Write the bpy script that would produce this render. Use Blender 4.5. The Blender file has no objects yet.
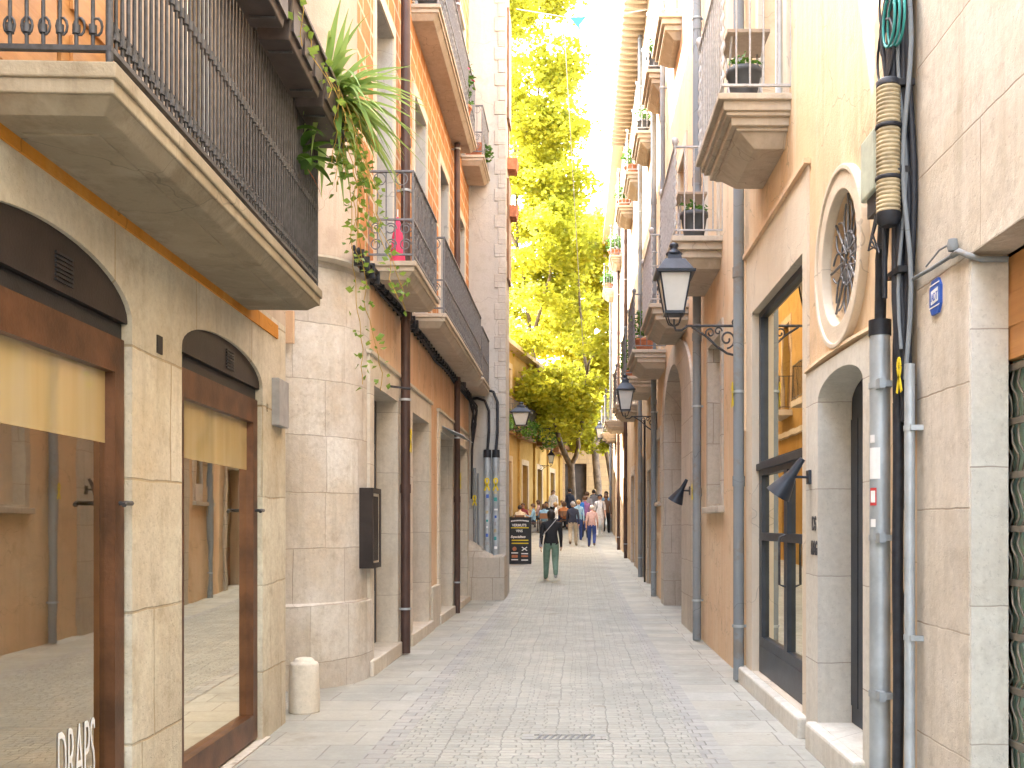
import bpy, bmesh, math, random
from math import sin, cos, pi, radians, sqrt
from mathutils import Vector, Matrix, geometry
random.seed(7)
S = bpy.context.scene
COL = S.collection
rnd = random.uniform

# ------------------------------------------------------------------ camera, sky, sun, exposure
cd = bpy.data.cameras.new('camera'); cam = bpy.data.objects.new('camera', cd); COL.objects.link(cam)
cam.location = (0, 0, 1.5); cam.rotation_euler = (pi / 2, 0, 0)
cd.lens = 35; cd.sensor_width = 36; cd.shift_x = -0.0615; cd.shift_y = 0.1377; cd.clip_end = 3000
cd.clip_start = 0.05
S.camera = cam
SUN_AZ, SUN_EL = -62.0, 50.0          # degrees from +Y (clockwise), elevation
W = bpy.data.worlds.new('World'); S.world = W; W.use_nodes = True
wn, wl = W.node_tree.nodes, W.node_tree.links
wn.clear()
sky = wn.new('ShaderNodeTexSky'); sky.sky_type = 'NISHITA'; sky.sun_disc = False
sky.sun_elevation = radians(SUN_EL); sky.sun_rotation = radians(SUN_AZ % 360)
sky.air_density = 1.0; sky.dust_density = 2.5; sky.ozone_density = 1.0
bg = wn.new('ShaderNodeBackground'); bg.inputs['Strength'].default_value = 0.15
wo = wn.new('ShaderNodeOutputWorld')
tc = wn.new('ShaderNodeTexCoord'); mp = wn.new('ShaderNodeMapping'); mp.inputs['Scale'].default_value = (1.6, 1.6, 4.0)
nz = wn.new('ShaderNodeTexNoise'); nz.inputs['Scale'].default_value = 2.2; nz.inputs['Detail'].default_value = 8; nz.inputs['Roughness'].default_value = 0.6
rp = wn.new('ShaderNodeValToRGB'); rp.color_ramp.elements[0].position = 0.36; rp.color_ramp.elements[1].position = 0.6
bw = wn.new('ShaderNodeRGBToBW'); ml = wn.new('ShaderNodeMath'); ml.operation = 'MULTIPLY'; ml.inputs[1].default_value = 1.35
cc = wn.new('ShaderNodeCombineColor')
wm = wn.new('ShaderNodeMath'); wm.operation = 'MULTIPLY'; wm.inputs[1].default_value = 0.86
mx = wn.new('ShaderNodeMix'); mx.data_type = 'RGBA'
wl.new(tc.outputs['Generated'], mp.inputs[0]); wl.new(mp.outputs[0], nz.inputs['Vector']); wl.new(nz.outputs[0], rp.inputs[0])
wl.new(sky.outputs[0], bw.inputs[0]); wl.new(bw.outputs[0], ml.inputs[0])
for i in range(2): wl.new(ml.outputs[0], cc.inputs[i])
wl.new(ml.outputs[0], wm.inputs[0]); wl.new(ml.outputs[0], cc.inputs[2])
wl.new(rp.outputs[0], mx.inputs[0]); wl.new(sky.outputs[0], mx.inputs[6]); wl.new(cc.outputs[0], mx.inputs[7])
wl.new(mx.outputs[2], bg.inputs[0]); wl.new(bg.outputs[0], wo.inputs[0])

sd = bpy.data.lights.new('sun', 'SUN'); sd.energy = 2.0; sd.angle = radians(0.53); sd.color = (1, 0.93, 0.82)
sun = bpy.data.objects.new('sun', sd); COL.objects.link(sun)
a, e = radians(SUN_AZ), radians(SUN_EL)
sun.rotation_euler = Vector((sin(a) * cos(e), cos(a) * cos(e), sin(e))).to_track_quat('Z', 'Y').to_euler()
sun.location = (-20, 10, 40)
S.view_settings.view_transform = 'Standard'; S.view_settings.look = 'None'
S.view_settings.gamma = 1; S.view_settings.use_curve_mapping = False
S.view_settings.exposure = 4.3
S.render.engine = 'CYCLES'
S.cycles.use_denoising = True; S.cycles.max_bounces = 9; S.cycles.diffuse_bounces = 6
S.cycles.sample_clamp_indirect = 12; S.cycles.caustics_reflective = False; S.cycles.caustics_refractive = False

# ------------------------------------------------------------------ materials
class NT:
    def __init__(s, name):
        s.m = bpy.data.materials.new(name); s.m.use_nodes = True
        s.n, s.l = s.m.node_tree.nodes, s.m.node_tree.links
        s.n.clear(); s.out = s.n.new('ShaderNodeOutputMaterial')
    def new(s, t, **kw):
        nd = s.n.new('ShaderNode' + t)
        for k, v in kw.items(): setattr(nd, k, v)
        return nd
    def link(s, a, b): s.l.new(a, b)
    def mix(s, fac, c1, c2, blend='MIX'):
        m = s.new('Mix', data_type='RGBA', blend_type=blend)
        for i, v in ((0, fac), (6, c1), (7, c2)):
            if hasattr(v, 'links'): s.link(v, m.inputs[i])
            else: m.inputs[i].default_value = v if i == 0 else (v if len(v) == 4 else (*v, 1))
        return m.outputs[2]
    def math(s, op, a, b=0.0, c=None):
        m = s.new('Math', operation=op)
        for i, v in enumerate((a, b) if c is None else (a, b, c)):
            if hasattr(v, 'links'): s.link(v, m.inputs[i])
            else: m.inputs[i].default_value = v
        return m.outputs[0]
    def noise(s, vec, scale, detail=4, rough=0.55, lo=0.35, hi=0.65):
        n = s.new('TexNoise'); n.inputs['Scale'].default_value = scale; n.inputs['Detail'].default_value = detail
        n.inputs['Roughness'].default_value = rough
        if vec is not None: s.link(vec, n.inputs['Vector'])
        mr = s.new('MapRange'); mr.inputs[1].default_value = lo; mr.inputs[2].default_value = hi
        s.link(n.outputs[0], mr.inputs[0]); return mr.outputs[0]
    def pos(s):
        return s.new('NewGeometry').outputs['Position']
    def wallvec(s, sx=1.0):        # (along the wall, height)
        sp = s.new('SeparateXYZ'); s.link(s.pos(), sp.inputs[0])
        u = s.math('MULTIPLY_ADD', sp.outputs[0], sx, sp.outputs[1])
        cb = s.new('CombineXYZ'); s.link(u, cb.inputs[0]); s.link(sp.outputs[2], cb.inputs[1])
        return cb.outputs[0]
    def scaled(s, vec, sc, loc=(0, 0, 0)):
        m = s.new('Mapping'); m.inputs['Scale'].default_value = sc; m.inputs['Location'].default_value = loc
        s.link(vec, m.inputs[0]); return m.outputs[0]
    def warp(s, vec, scale, amt):
        n = s.new('TexNoise'); n.inputs['Scale'].default_value = scale; s.link(s.pos(), n.inputs['Vector'])
        v1 = s.new('VectorMath', operation='SUBTRACT'); s.link(n.outputs[1], v1.inputs[0]); v1.inputs[1].default_value = (.5, .5, .5)
        v2 = s.new('VectorMath', operation='SCALE'); s.link(v1.outputs[0], v2.inputs[0]); v2.inputs['Scale'].default_value = amt
        v3 = s.new('VectorMath', operation='ADD'); s.link(vec, v3.inputs[0]); s.link(v2.outputs[0], v3.inputs[1])
        return v3.outputs[0]
    def bsdf(s, color, rough=0.8, metal=0.0, bump=None, bstr=0.3, bdist=0.01, spec=0.4):
        b = s.new('BsdfPrincipled')
        for k, v in (('Base Color', color), ('Roughness', rough), ('Metallic', metal)):
            if hasattr(v, 'links'): s.link(v, b.inputs[k])
            else: b.inputs[k].default_value = (*v, 1) if k == 'Base Color' else v
        b.inputs['Specular IOR Level'].default_value = spec
        if bump is not None:
            bp = s.new('Bump'); bp.inputs['Strength'].default_value = bstr; bp.inputs['Distance'].default_value = bdist
            s.link(bump, bp.inputs['Height']); s.link(bp.outputs[0], b.inputs['Normal'])
        s.link(b.outputs[0], s.out.inputs[0]); return b

def simple(name, col, rough=0.6, metal=0.0, var=0.15, scale=9, bstr=0.1, spec=0.4):
    t = NT(name); p = t.pos()
    f = t.noise(p, scale, 5)
    d = tuple(c * (1 - var) for c in col); h = tuple(min(1, c * (1 + var)) for c in col)
    c = t.mix(f, d, h)
    f2 = t.noise(p, scale * 12, 3)
    t.bsdf(c, rough, metal, f2, bstr, 0.004, spec); return t.m

def plaster(name, c1, c2, c3, stain=0.5, sx=1.0, bstr=0.25, stain_col=None):
    t = NT(name); p = t.pos()
    big = t.noise(p, 0.55, 6, 0.6, 0.35, 0.66)
    c = t.mix(big, c1, c2)
    streak = t.noise(t.scaled(p, (3.2, 3.2, 0.28)), 1.6, 6, 0.65, 0.50, 0.74)
    c = t.mix(t.math('MULTIPLY', streak, stain), c, c3)
    rpr = t.noise(p, 0.42, 3, 0.5, 0.56, 0.585)
    c = t.mix(t.math('MULTIPLY', rpr, stain * 0.4), c, tuple(min(.8, x * 1.12) for x in c3))
    patch = t.noise(p, 2.3, 8, 0.7, 0.54, 0.64)
    sc = stain_col or (c1[0] * .70, c1[1] * .66, c1[2] * .62)
    c = t.mix(t.math('MULTIPLY', patch, stain * 0.7), c, sc)
    st2 = t.noise(t.scaled(p, (6, 6, 0.22)), 1.3, 7, 0.7, 0.52, 0.70)
    c = t.mix(t.math('MULTIPLY', st2, stain * 0.55), c, tuple(x * 0.74 for x in c2))
    fine = t.noise(p, 28, 6, 0.7, 0.2, 0.8)
    c = t.mix(t.math('MULTIPLY', fine, 0.16), c, tuple(x * 0.6 for x in c2))
    # fine cracks
    v = t.new('TexVoronoi', feature='DISTANCE_TO_EDGE'); v.inputs['Scale'].default_value = 0.9
    t.link(t.warp(p, 3, 0.5), v.inputs['Vector'])
    cr = t.math('LESS_THAN', v.outputs[0], 0.0035)
    c = t.mix(t.math('MULTIPLY', cr, 0.45), c, tuple(x * 0.4 for x in c1))
    hgt = t.math('ADD', t.noise(p, 70, 4), t.math('MULTIPLY', t.noise(p, 6, 5), 2.2))
    t.bsdf(c, 0.9, 0, hgt, bstr, 0.006, 0.25); return t.m

def stone(name, c1, c2, c3, w=0.9, h=0.5, mortar=0.008, mcol=(0.2, 0.16, 0.12), sx=1.0, warp=0.06, off=(0, 0, 0), bstr=0.5, stain=0.6):
    t = NT(name); p = t.pos()
    v = t.scaled(t.warp(t.wallvec(sx), 1.1, warp), (1, 1, 1), off)
    v = t.warp(v, 9, 0.012)
    b = t.new('TexBrick'); b.inputs['Scale'].default_value = 1; b.inputs['Brick Width'].default_value = w
    b.inputs['Row Height'].default_value = h; b.inputs['Mortar Size'].default_value = mortar; b.inputs['Mortar Smooth'].default_value = 0.5
    b.inputs['Color1'].default_value = (*c1, 1); b.inputs['Color2'].default_value = (*c2, 1); b.inputs['Mortar'].default_value = (*mcol, 1)
    b.offset = 0.43; b.squash = 0.8; b.squash_frequency = 3
    t.link(v, b.inputs['Vector'])
    c = b.outputs['Color']
    c = t.mix(t.math('MULTIPLY', t.noise(p, 1.5, 7, 0.65, 0.45, 0.72), stain), c, c3)
    c = t.mix(t.math('MULTIPLY', t.noise(t.scaled(p, (5, 5, 0.45)), 1.9, 7, 0.65, 0.50, 0.68), stain * 0.75), c, (c1[0] * .62, c1[1] * .58, c1[2] * .5))
    c = t.mix(t.math('MULTIPLY', t.noise(p, 0.8, 8, 0.7, 0.5, 0.68), stain * 0.75), c, tuple(min(.82, x * 1.22) for x in c1))
    c = t.mix(t.math('MULTIPLY', t.noise(p, 4.5, 9, 0.75, 0.53, 0.68), stain * 0.6), c, tuple(x * 0.60 for x in c3))
    c = t.mix(t.math('MULTIPLY', t.noise(p, 22, 7, 0.75, 0.35, 0.7), 0.36), c, tuple(x * 0.58 for x in c2))
    pit = t.noise(p, 55, 3, 0.6, 0.60, 0.68)
    c = t.mix(t.math('MULTIPLY', pit, 0.2), c, tuple(x * 0.4 for x in c1))
    inv = t.math('SUBTRACT', 1.0, b.outputs['Fac'])
    hgt = t.math('ADD', t.math('MULTIPLY', inv, 1.0), t.math('MULTIPLY', t.noise(p, 7, 8, 0.7, 0.2, 0.8), 0.9))
    hgt = t.math('SUBTRACT', hgt, t.math('MULTIPLY', pit, 0.25))
    t.bsdf(c, 0.88, 0, hgt, bstr, 0.012, 0.25); return t.m

def paving(name, cols, w, h, mortar, mcol, swap=False, bstr=0.6, warp=0.02, rough=0.62, bdist=0.01, off=(0, 0, 0)):
    t = NT(name); p = t.pos()
    sp = t.new('SeparateXYZ'); t.link(p, sp.inputs[0]); cb = t.new('CombineXYZ')
    t.link(sp.outputs[1 if swap else 0], cb.inputs[0]); t.link(sp.outputs[0 if swap else 1], cb.inputs[1])
    v = t.scaled(t.warp(t.warp(cb.outputs[0], 1.3, warp * 2.0), 9, warp), (1, 1, 1), off)
    b = t.new('TexBrick'); b.inputs['Scale'].default_value = 1; b.inputs['Brick Width'].default_value = w
    b.inputs['Row Height'].default_value = h; b.inputs['Mortar Size'].default_value = mortar; b.inputs['Mortar Smooth'].default_value = 0.6
    b.inputs['Color1'].default_value = (0, 0, 0, 1); b.inputs['Color2'].default_value = (1, 1, 1, 1); b.inputs['Mortar'].default_value = (.5, .5, .5, 1)
    b.offset = 0.4; b.squash = 0.75; b.squash_frequency = 2
    t.link(v, b.inputs['Vector'])
    r = t.new('ValToRGB'); r.color_ramp.elements[0].color = (*cols[0], 1); r.color_ramp.elements[1].color = (*cols[-1], 1)
    for i, cl in enumerate(cols[1:-1]):
        el = r.color_ramp.elements.new((i + 1) / (len(cols) - 1)); el.color = (*cl, 1)
    t.link(b.outputs['Color'], r.inputs[0])
    c = t.mix(b.outputs['Fac'], r.outputs[0], mcol)
    c = t.mix(t.math('MULTIPLY', t.noise(p, 0.9, 7, 0.65, 0.42, 0.7), 0.55), c, tuple(x * 0.70 for x in cols[0]))
    c = t.mix(t.math('MULTIPLY', t.noise(p, 1.9, 9, 0.75, 0.57, 0.66), 0.45), c, (cols[0][0] * .62, cols[0][1] * .54, cols[0][2] * .42))
    c = t.mix(t.math('MULTIPLY', t.noise(t.scaled(p, (1.5, .28, 1)), 1.0, 7, .6, .45, .68), 0.5), c, tuple(x * 0.78 for x in cols[1]))
    c = t.mix(t.math('MULTIPLY', t.noise(p, 3.1, 6, 0.7, 0.5, 0.72), 0.35), c, tuple(min(1, x * 1.25) for x in cols[-1]))
    c = t.mix(t.math('MULTIPLY', t.noise(p, 33, 5, 0.7, 0.35, 0.7), 0.3), c, tuple(x * 0.6 for x in cols[1]))
    c = t.mix(t.math('MULTIPLY', t.noise(p, 8.5, 2, .4, .70, .74), 0.45), c, tuple(x * 0.5 for x in cols[0]))
    inv = t.math('SUBTRACT', 1.0, b.outputs['Fac'])
    hgt = t.math('ADD', t.math('ADD', inv, t.math('MULTIPLY', b.outputs['Color'], 0.25)), t.math('MULTIPLY', t.noise(p, 14, 5, 0.65, 0.2, 0.8), 0.7))
    rg = t.math('ADD', rough - 0.12, t.math('MULTIPLY', t.noise(p, 1.7, 6), 0.25))
    t.bsdf(c, rg, 0, hgt, bstr, bdist, 0.35); return t.m

def glass_mat(name, tint=(0.9, 0.93, 0.92), refl=0.5):
    t = NT(name)
    g = t.new('BsdfGlossy'); g.inputs['Roughness'].default_value = 0.015; g.inputs['Color'].default_value = (1.0, 0.91, 0.72, 1)  # golden cast put into the reflection colour
    bp = t.new('Bump'); bp.inputs['Strength'].default_value = 0.02; bp.inputs['Distance'].default_value = 0.01
    t.link(t.noise(t.pos(), 1.6, 2), bp.inputs['Height']); t.link(bp.outputs[0], g.inputs['Normal'])
    tr = t.new('BsdfTransparent'); tr.inputs['Color'].default_value = (*tint, 1)
    lw = t.new('LayerWeight'); lw.inputs['Blend'].default_value = refl
    mr = t.new('MapRange'); mr.inputs[3].default_value = refl * 0.9; mr.inputs[4].default_value = 1.0
    t.link(lw.outputs['Fresnel'], mr.inputs[0])
    ms = t.new('MixShader'); t.link(mr.outputs[0], ms.inputs[0]); t.link(tr.outputs[0], ms.inputs[1]); t.link(g.outputs[0], ms.inputs[2])
    t.link(ms.outputs[0], t.out.inputs[0]); return t.m

def leaf_mat(name, c1, c2, trans=0.45, tcol=None, c3=None):
    t = NT(name); oi = t.new('NewGeometry'); p = oi.outputs['Position']
    c = t.mix(oi.outputs['Random Per Island'], c1, c2)
    if c3: c = t.mix(t.noise(p, 0.8, 4, 0.6, 0.45, 0.62), c, c3)
    b = t.new('BsdfPrincipled'); t.link(c, b.inputs['Base Color']); b.inputs['Roughness'].default_value = 0.5
    b.inputs['Specular IOR Level'].default_value = 0.3
    tr = t.new('BsdfTranslucent')
    t.link(t.mix(0.65, c, tcol or c2), tr.inputs['Color'])
    ms = t.new('MixShader'); ms.inputs[0].default_value = trans
    t.link(b.outputs[0], ms.inputs[1]); t.link(tr.outputs[0], ms.inputs[2]); t.link(ms.outputs[0], t.out.inputs[0]); return t.m

def wood(name, c1, c2, sc=1.0, rough=0.5, vert=True):
    t = NT(name); p = t.pos()
    v = t.scaled(p, (14 * sc, 14 * sc, 0.8 * sc) if vert else (1.0 * sc, 1.0 * sc, 16 * sc))
    c = t.mix(t.noise(v, 2.0, 6, 0.6, 0.3, 0.7), c1, c2)
    c = t.mix(t.math('MULTIPLY', t.noise(p, 2.5, 6, 0.7, 0.5, 0.7), 0.4), c, tuple(x * 0.55 for x in c1))
    t.bsdf(c, rough, 0, t.noise(v, 5, 4), 0.2, 0.003); return t.m

M = {}
M['cobble'] = paving('cobblestone', [(.34, .345, .30), (.395, .395, .345), (.45, .445, .385), (.40, .385, .33)], .125, .078, .006, (.29, .288, .262), warp=.05, bstr=.75, bdist=.012)
M['slab'] = paving('paving slab', [(.34, .342, .30), (.395, .395, .35), (.43, .405, .335), (.46, .46, .415)], .78, .43, .007, (.205, .19, .165), bstr=.3, warp=.012, off=(.1, .1, 0))
M['gutter'] = paving('gutter stone', [(.32, .325, .30), (.38, .38, .352), (.43, .42, .385), (.375, .362, .325)], .22, .13, .007, (.24, .225, .2), bstr=.55, warp=.014, off=(.03, 0, 0))
M['earth'] = simple('ground', (.33, .29, .24), .9)
M['stone_l1'] = stone('weathered sandstone', (.72, .665, .55), (.51, .45, .335), (.53, .425, .27), 1.05, .62, .008, (.44, .34, .21), off=(.3, .15, 0), stain=.8, warp=.09, bstr=.75)
M['stone_l2'] = stone('pale ashlar', (.76, .73, .66), (.56, .505, .435), (.60, .49, .35), .74, .52, .005, (.40, .34, .28), off=(.2, -.24, 0), stain=.8, bstr=.75)
M['stone_ra'] = stone('smooth pinkish stone', (.64, .59, .51), (.55, .505, .43), (.50, .42, .30), 3.1, .53, .005, (.33, .26, .19), sx=-1, warp=.018, off=(.7, .02, 0), stain=.75, bstr=.45)
M['stone_pale'] = stone('pale cut stone', (.70, .68, .61), (.63, .605, .535), (.56, .48, .37), 2.2, .58, .004, (.36, .31, .26), sx=-1, warp=.02, stain=.4, bstr=.3)
M['stone_trim'] = stone('surround stone', (.69, .635, .54), (.60, .55, .46), (.52, .43, .31), 3, .7, .004, (.33, .28, .22), stain=.5, bstr=.35)
M['stone_rd'] = stone('grey pink ashlar', (.58, .52, .43), (.50, .45, .375), (.43, .375, .30), .5, .5, .006, (.28, .23, .19), sx=-1, stain=.5)
M['back_brick'] = stone('golden rubble wall', (.56, .40, .22), (.48, .33, .18), (.40, .28, .16), .55, .26, .012, (.33, .25, .15), stain=.5)
M['brick_l2'] = stone('orange rusticated brick', (.58, .265, .095), (.50, .215, .075), (.50, .27, .12), .46, .24, .026, (.74, .60, .42), off=(.1, 0, 0), warp=.012, stain=.35, bstr=.6)
M['quoin'] = stone('pale quoin', (.56, .54, .49), (.48, .455, .41), (.42, .37, .31), .5, .27, .006, (.36, .33, .29), stain=.4, bstr=.6)
M['plas_l2'] = plaster('apricot plaster', (.72, .50, .325), (.66, .415, .24), (.77, .60, .43), .95)
M['plas_beige'] = plaster('beige plaster', (.54, .445, .35), (.49, .385, .295), (.60, .525, .43), .9, stain_col=(.42, .32, .24))
M['plas_rb'] = plaster('peach plaster', (.70, .545, .365), (.69, .475, .275), (.74, .62, .46), .75)
M['plas_rb_pale'] = plaster('cream surround plaster', (.68, .60, .48), (.65, .55, .42), (.72, .66, .56), .45)
M['plas_rc'] = plaster('orange plaster', (.74, .56, .375), (.70, .49, .30), (.77, .63, .46), .85)
M['plas_rd'] = plaster('light apricot plaster', (.68, .51, .335), (.66, .465, .285), (.72, .59, .43), .6)
M['plas_re'] = plaster('cream plaster', (.50, .385, .255), (.46, .34, .21), (.56, .46, .33), .8)
M['plas_l3'] = plaster('grey white plaster', (.50, .49, .455), (.45, .44, .405), (.56, .54, .495), .8)
M['ochre'] = plaster('golden ochre plaster', (.43, .265, .07), (.37, .215, .05), (.50, .34, .13), .8)
M['band'] = plaster('orange painted band', (.60, .255, .03), (.52, .21, .025), (.62, .33, .09), .7)
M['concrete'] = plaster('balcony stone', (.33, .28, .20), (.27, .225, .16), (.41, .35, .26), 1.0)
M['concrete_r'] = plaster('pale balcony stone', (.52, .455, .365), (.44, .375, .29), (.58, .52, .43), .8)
M['iron'] = simple('dark wrought iron', (.06, .06, .064), .5, .3, .3, 30)
M['iron_grey'] = simple('grey painted iron', (.16, .165, .175), .5, .2, .2, 30)
M['grille'] = simple('brownish steel lattice', (.20, .175, .14), .5, .2, .3, 12)
M['iron_pale'] = simple('pale painted iron', (.42, .41, .40), .5, .1, .15, 30)
M['rust'] = simple('rust brown steel', (.115, .05, .022), .42, .35, .35, 5)
M['brown'] = simple('dark brown steel', (.027, .019, .016), .5, .2, .25, 6)
M['black'] = simple('black paint', (.014, .014, .016), .45, 0, .3, 8)
M['navy'] = simple('blue black steel', (.025, .032, .045), .4, .2, .25, 8)
M['glass'] = glass_mat('shop glass', (.92, .93, .90), .5)
M['glass_dark'] = glass_mat('window glass', (.7, .75, .78), .4)
def blind_sheet_mat():
    t = NT('cream window film'); p = t.pos()
    d = t.new('BsdfPrincipled'); d.inputs['Roughness'].default_value = .5
    t.link(t.mix(t.noise(t.scaled(p, (1, 5, .4)), 1.2, 3), (.62, .46, .17), (.74, .58, .27)), d.inputs['Base Color'])  # golden tones imitate soft reflections
    g = t.new('BsdfGlossy'); g.inputs['Roughness'].default_value = .02
    m = t.new('MixShader'); m.inputs[0].default_value = .52
    t.link(d.outputs[0], m.inputs[1]); t.link(g.outputs[0], m.inputs[2]); t.link(m.outputs[0], t.out.inputs[0]); return t.m
M['blind_sheet'] = blind_sheet_mat()
M['interior'] = simple('shop interior', (.72, .42, .09), .8, 0, .25, 2)
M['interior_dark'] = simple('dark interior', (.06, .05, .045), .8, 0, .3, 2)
M['blind'] = simple('cream blind', (.80, .72, .50), .8, 0, .05, 4)
M['zinc'] = simple('galvanised pipe', (.40, .44, .46), .5, .35, .18, 5)
M['pipe_grey'] = plaster('grey painted downpipe', (.24, .265, .28), (.20, .22, .235), (.30, .32, .32), .9, bstr=.08, stain_col=(.22, .17, .12))
M['pipe_brown'] = simple('brown painted downpipe', (.075, .042, .034), .5, .1, .2, 4)
M['rubber'] = simple('black cable', (.018, .02, .026), .55, 0, .3, 20)
M['teal'] = simple('teal cable', (.03, .27, .25), .5)
M['cream_plastic'] = simple('yellowed plastic', (.46, .38, .235), .6, 0, .35, 9)
M['grey_green'] = simple('grey green plastic', (.42, .47, .38), .5)
M['grey_box'] = simple('grey plastic', (.33, .33, .335), .5)
M['white'] = simple('white paint', (.78, .78, .76), .55, 0, .06)
M['yellow'] = simple('yellow ribbon', (.75, .58, .02), .6, 0, .08)
M['red'] = simple('red sticker', (.55, .05, .05), .5)
M['blue'] = simple('blue enamel', (.03, .10, .42), .35, 0, .1)
M['wood_orange'] = wood('orange varnished wood', (.48, .22, .07), (.58, .29, .10), 1, .45, False)
M['wood_door'] = wood('brown door wood', (.16, .075, .035), (.24, .12, .055))
M['wood_grey'] = wood('weathered wood', (.30, .23, .17), (.38, .30, .22))
M['wood_pale'] = wood('pale eaves wood', (.52, .44, .33), (.60, .52, .40))
M['terracotta'] = simple('terracotta', (.46, .17, .085), .8, 0, .2, 12)
M['planter'] = simple('dark brown planter', (.055, .042, .038), .5, 0, .25, 12)
M['pot_grey'] = simple('dark grey pot', (.07, .075, .08), .6)
M['soil'] = simple('soil', (.05, .035, .025), .95)
M['pink'] = simple('pink cloth', (.75, .07, .16), .8)
M['teal_glass'] = simple('greenish shop glass', (.45, .64, .54), .35, 0, .2, 3)
M['bark'] = simple('plane bark', (.15, .11, .075), .85, 0, .4, 4, .5)
M['leaf_tree'] = leaf_mat('plane leaves', (.08, .15, .015), (.42, .39, .035), .64, (.66, .60, .05), (.27, .29, .025))  # yellow tones raised for a sunlit glow
M['leaf_tree_far'] = leaf_mat('sunlit leaves', (.13, .19, .018), (.50, .45, .035), .64, (.74, .64, .05), (.38, .36, .03))  # brighter yellow copy, sunlight put into the leaf colour
M['leaf_green'] = leaf_mat('green leaves', (.035, .10, .015), (.10, .20, .03), .35)
M['leaf_spike'] = leaf_mat('spiky leaves', (.12, .25, .05), (.36, .48, .15), .4)
M['leaf_vine'] = leaf_mat('vine leaves', (.09, .19, .03), (.26, .36, .06), .45)
M['leaf_dry'] = leaf_mat('dry leaves', (.40, .26, .05), (.50, .34, .08), .3)
M['petal'] = simple('pink petals', (.75, .05, .2), .6)
M['lamp_glass'] = simple('frosted lamp glass', (.60, .60, .56), .25, 0, .06, 5)
M['chalk'] = simple('chalkboard', (.022, .025, .028), .55, 0, .3, 6)

# ------------------------------------------------------------------ mesh helpers
class Fr:
    """wall frame: u along, o outward, z up"""
    def __init__(s, p, t, n):
        s.p = Vector((p[0], p[1])); s.t = Vector(t).normalized(); s.n = Vector(n).normalized()
    def pt(s, u, o, z):
        q = s.p + s.t * u + s.n * o
        return (q.x, q.y, z)

class WorldFr:
    def pt(s, u, o, z): return (u, o, z)
WF = WorldFr()

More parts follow.
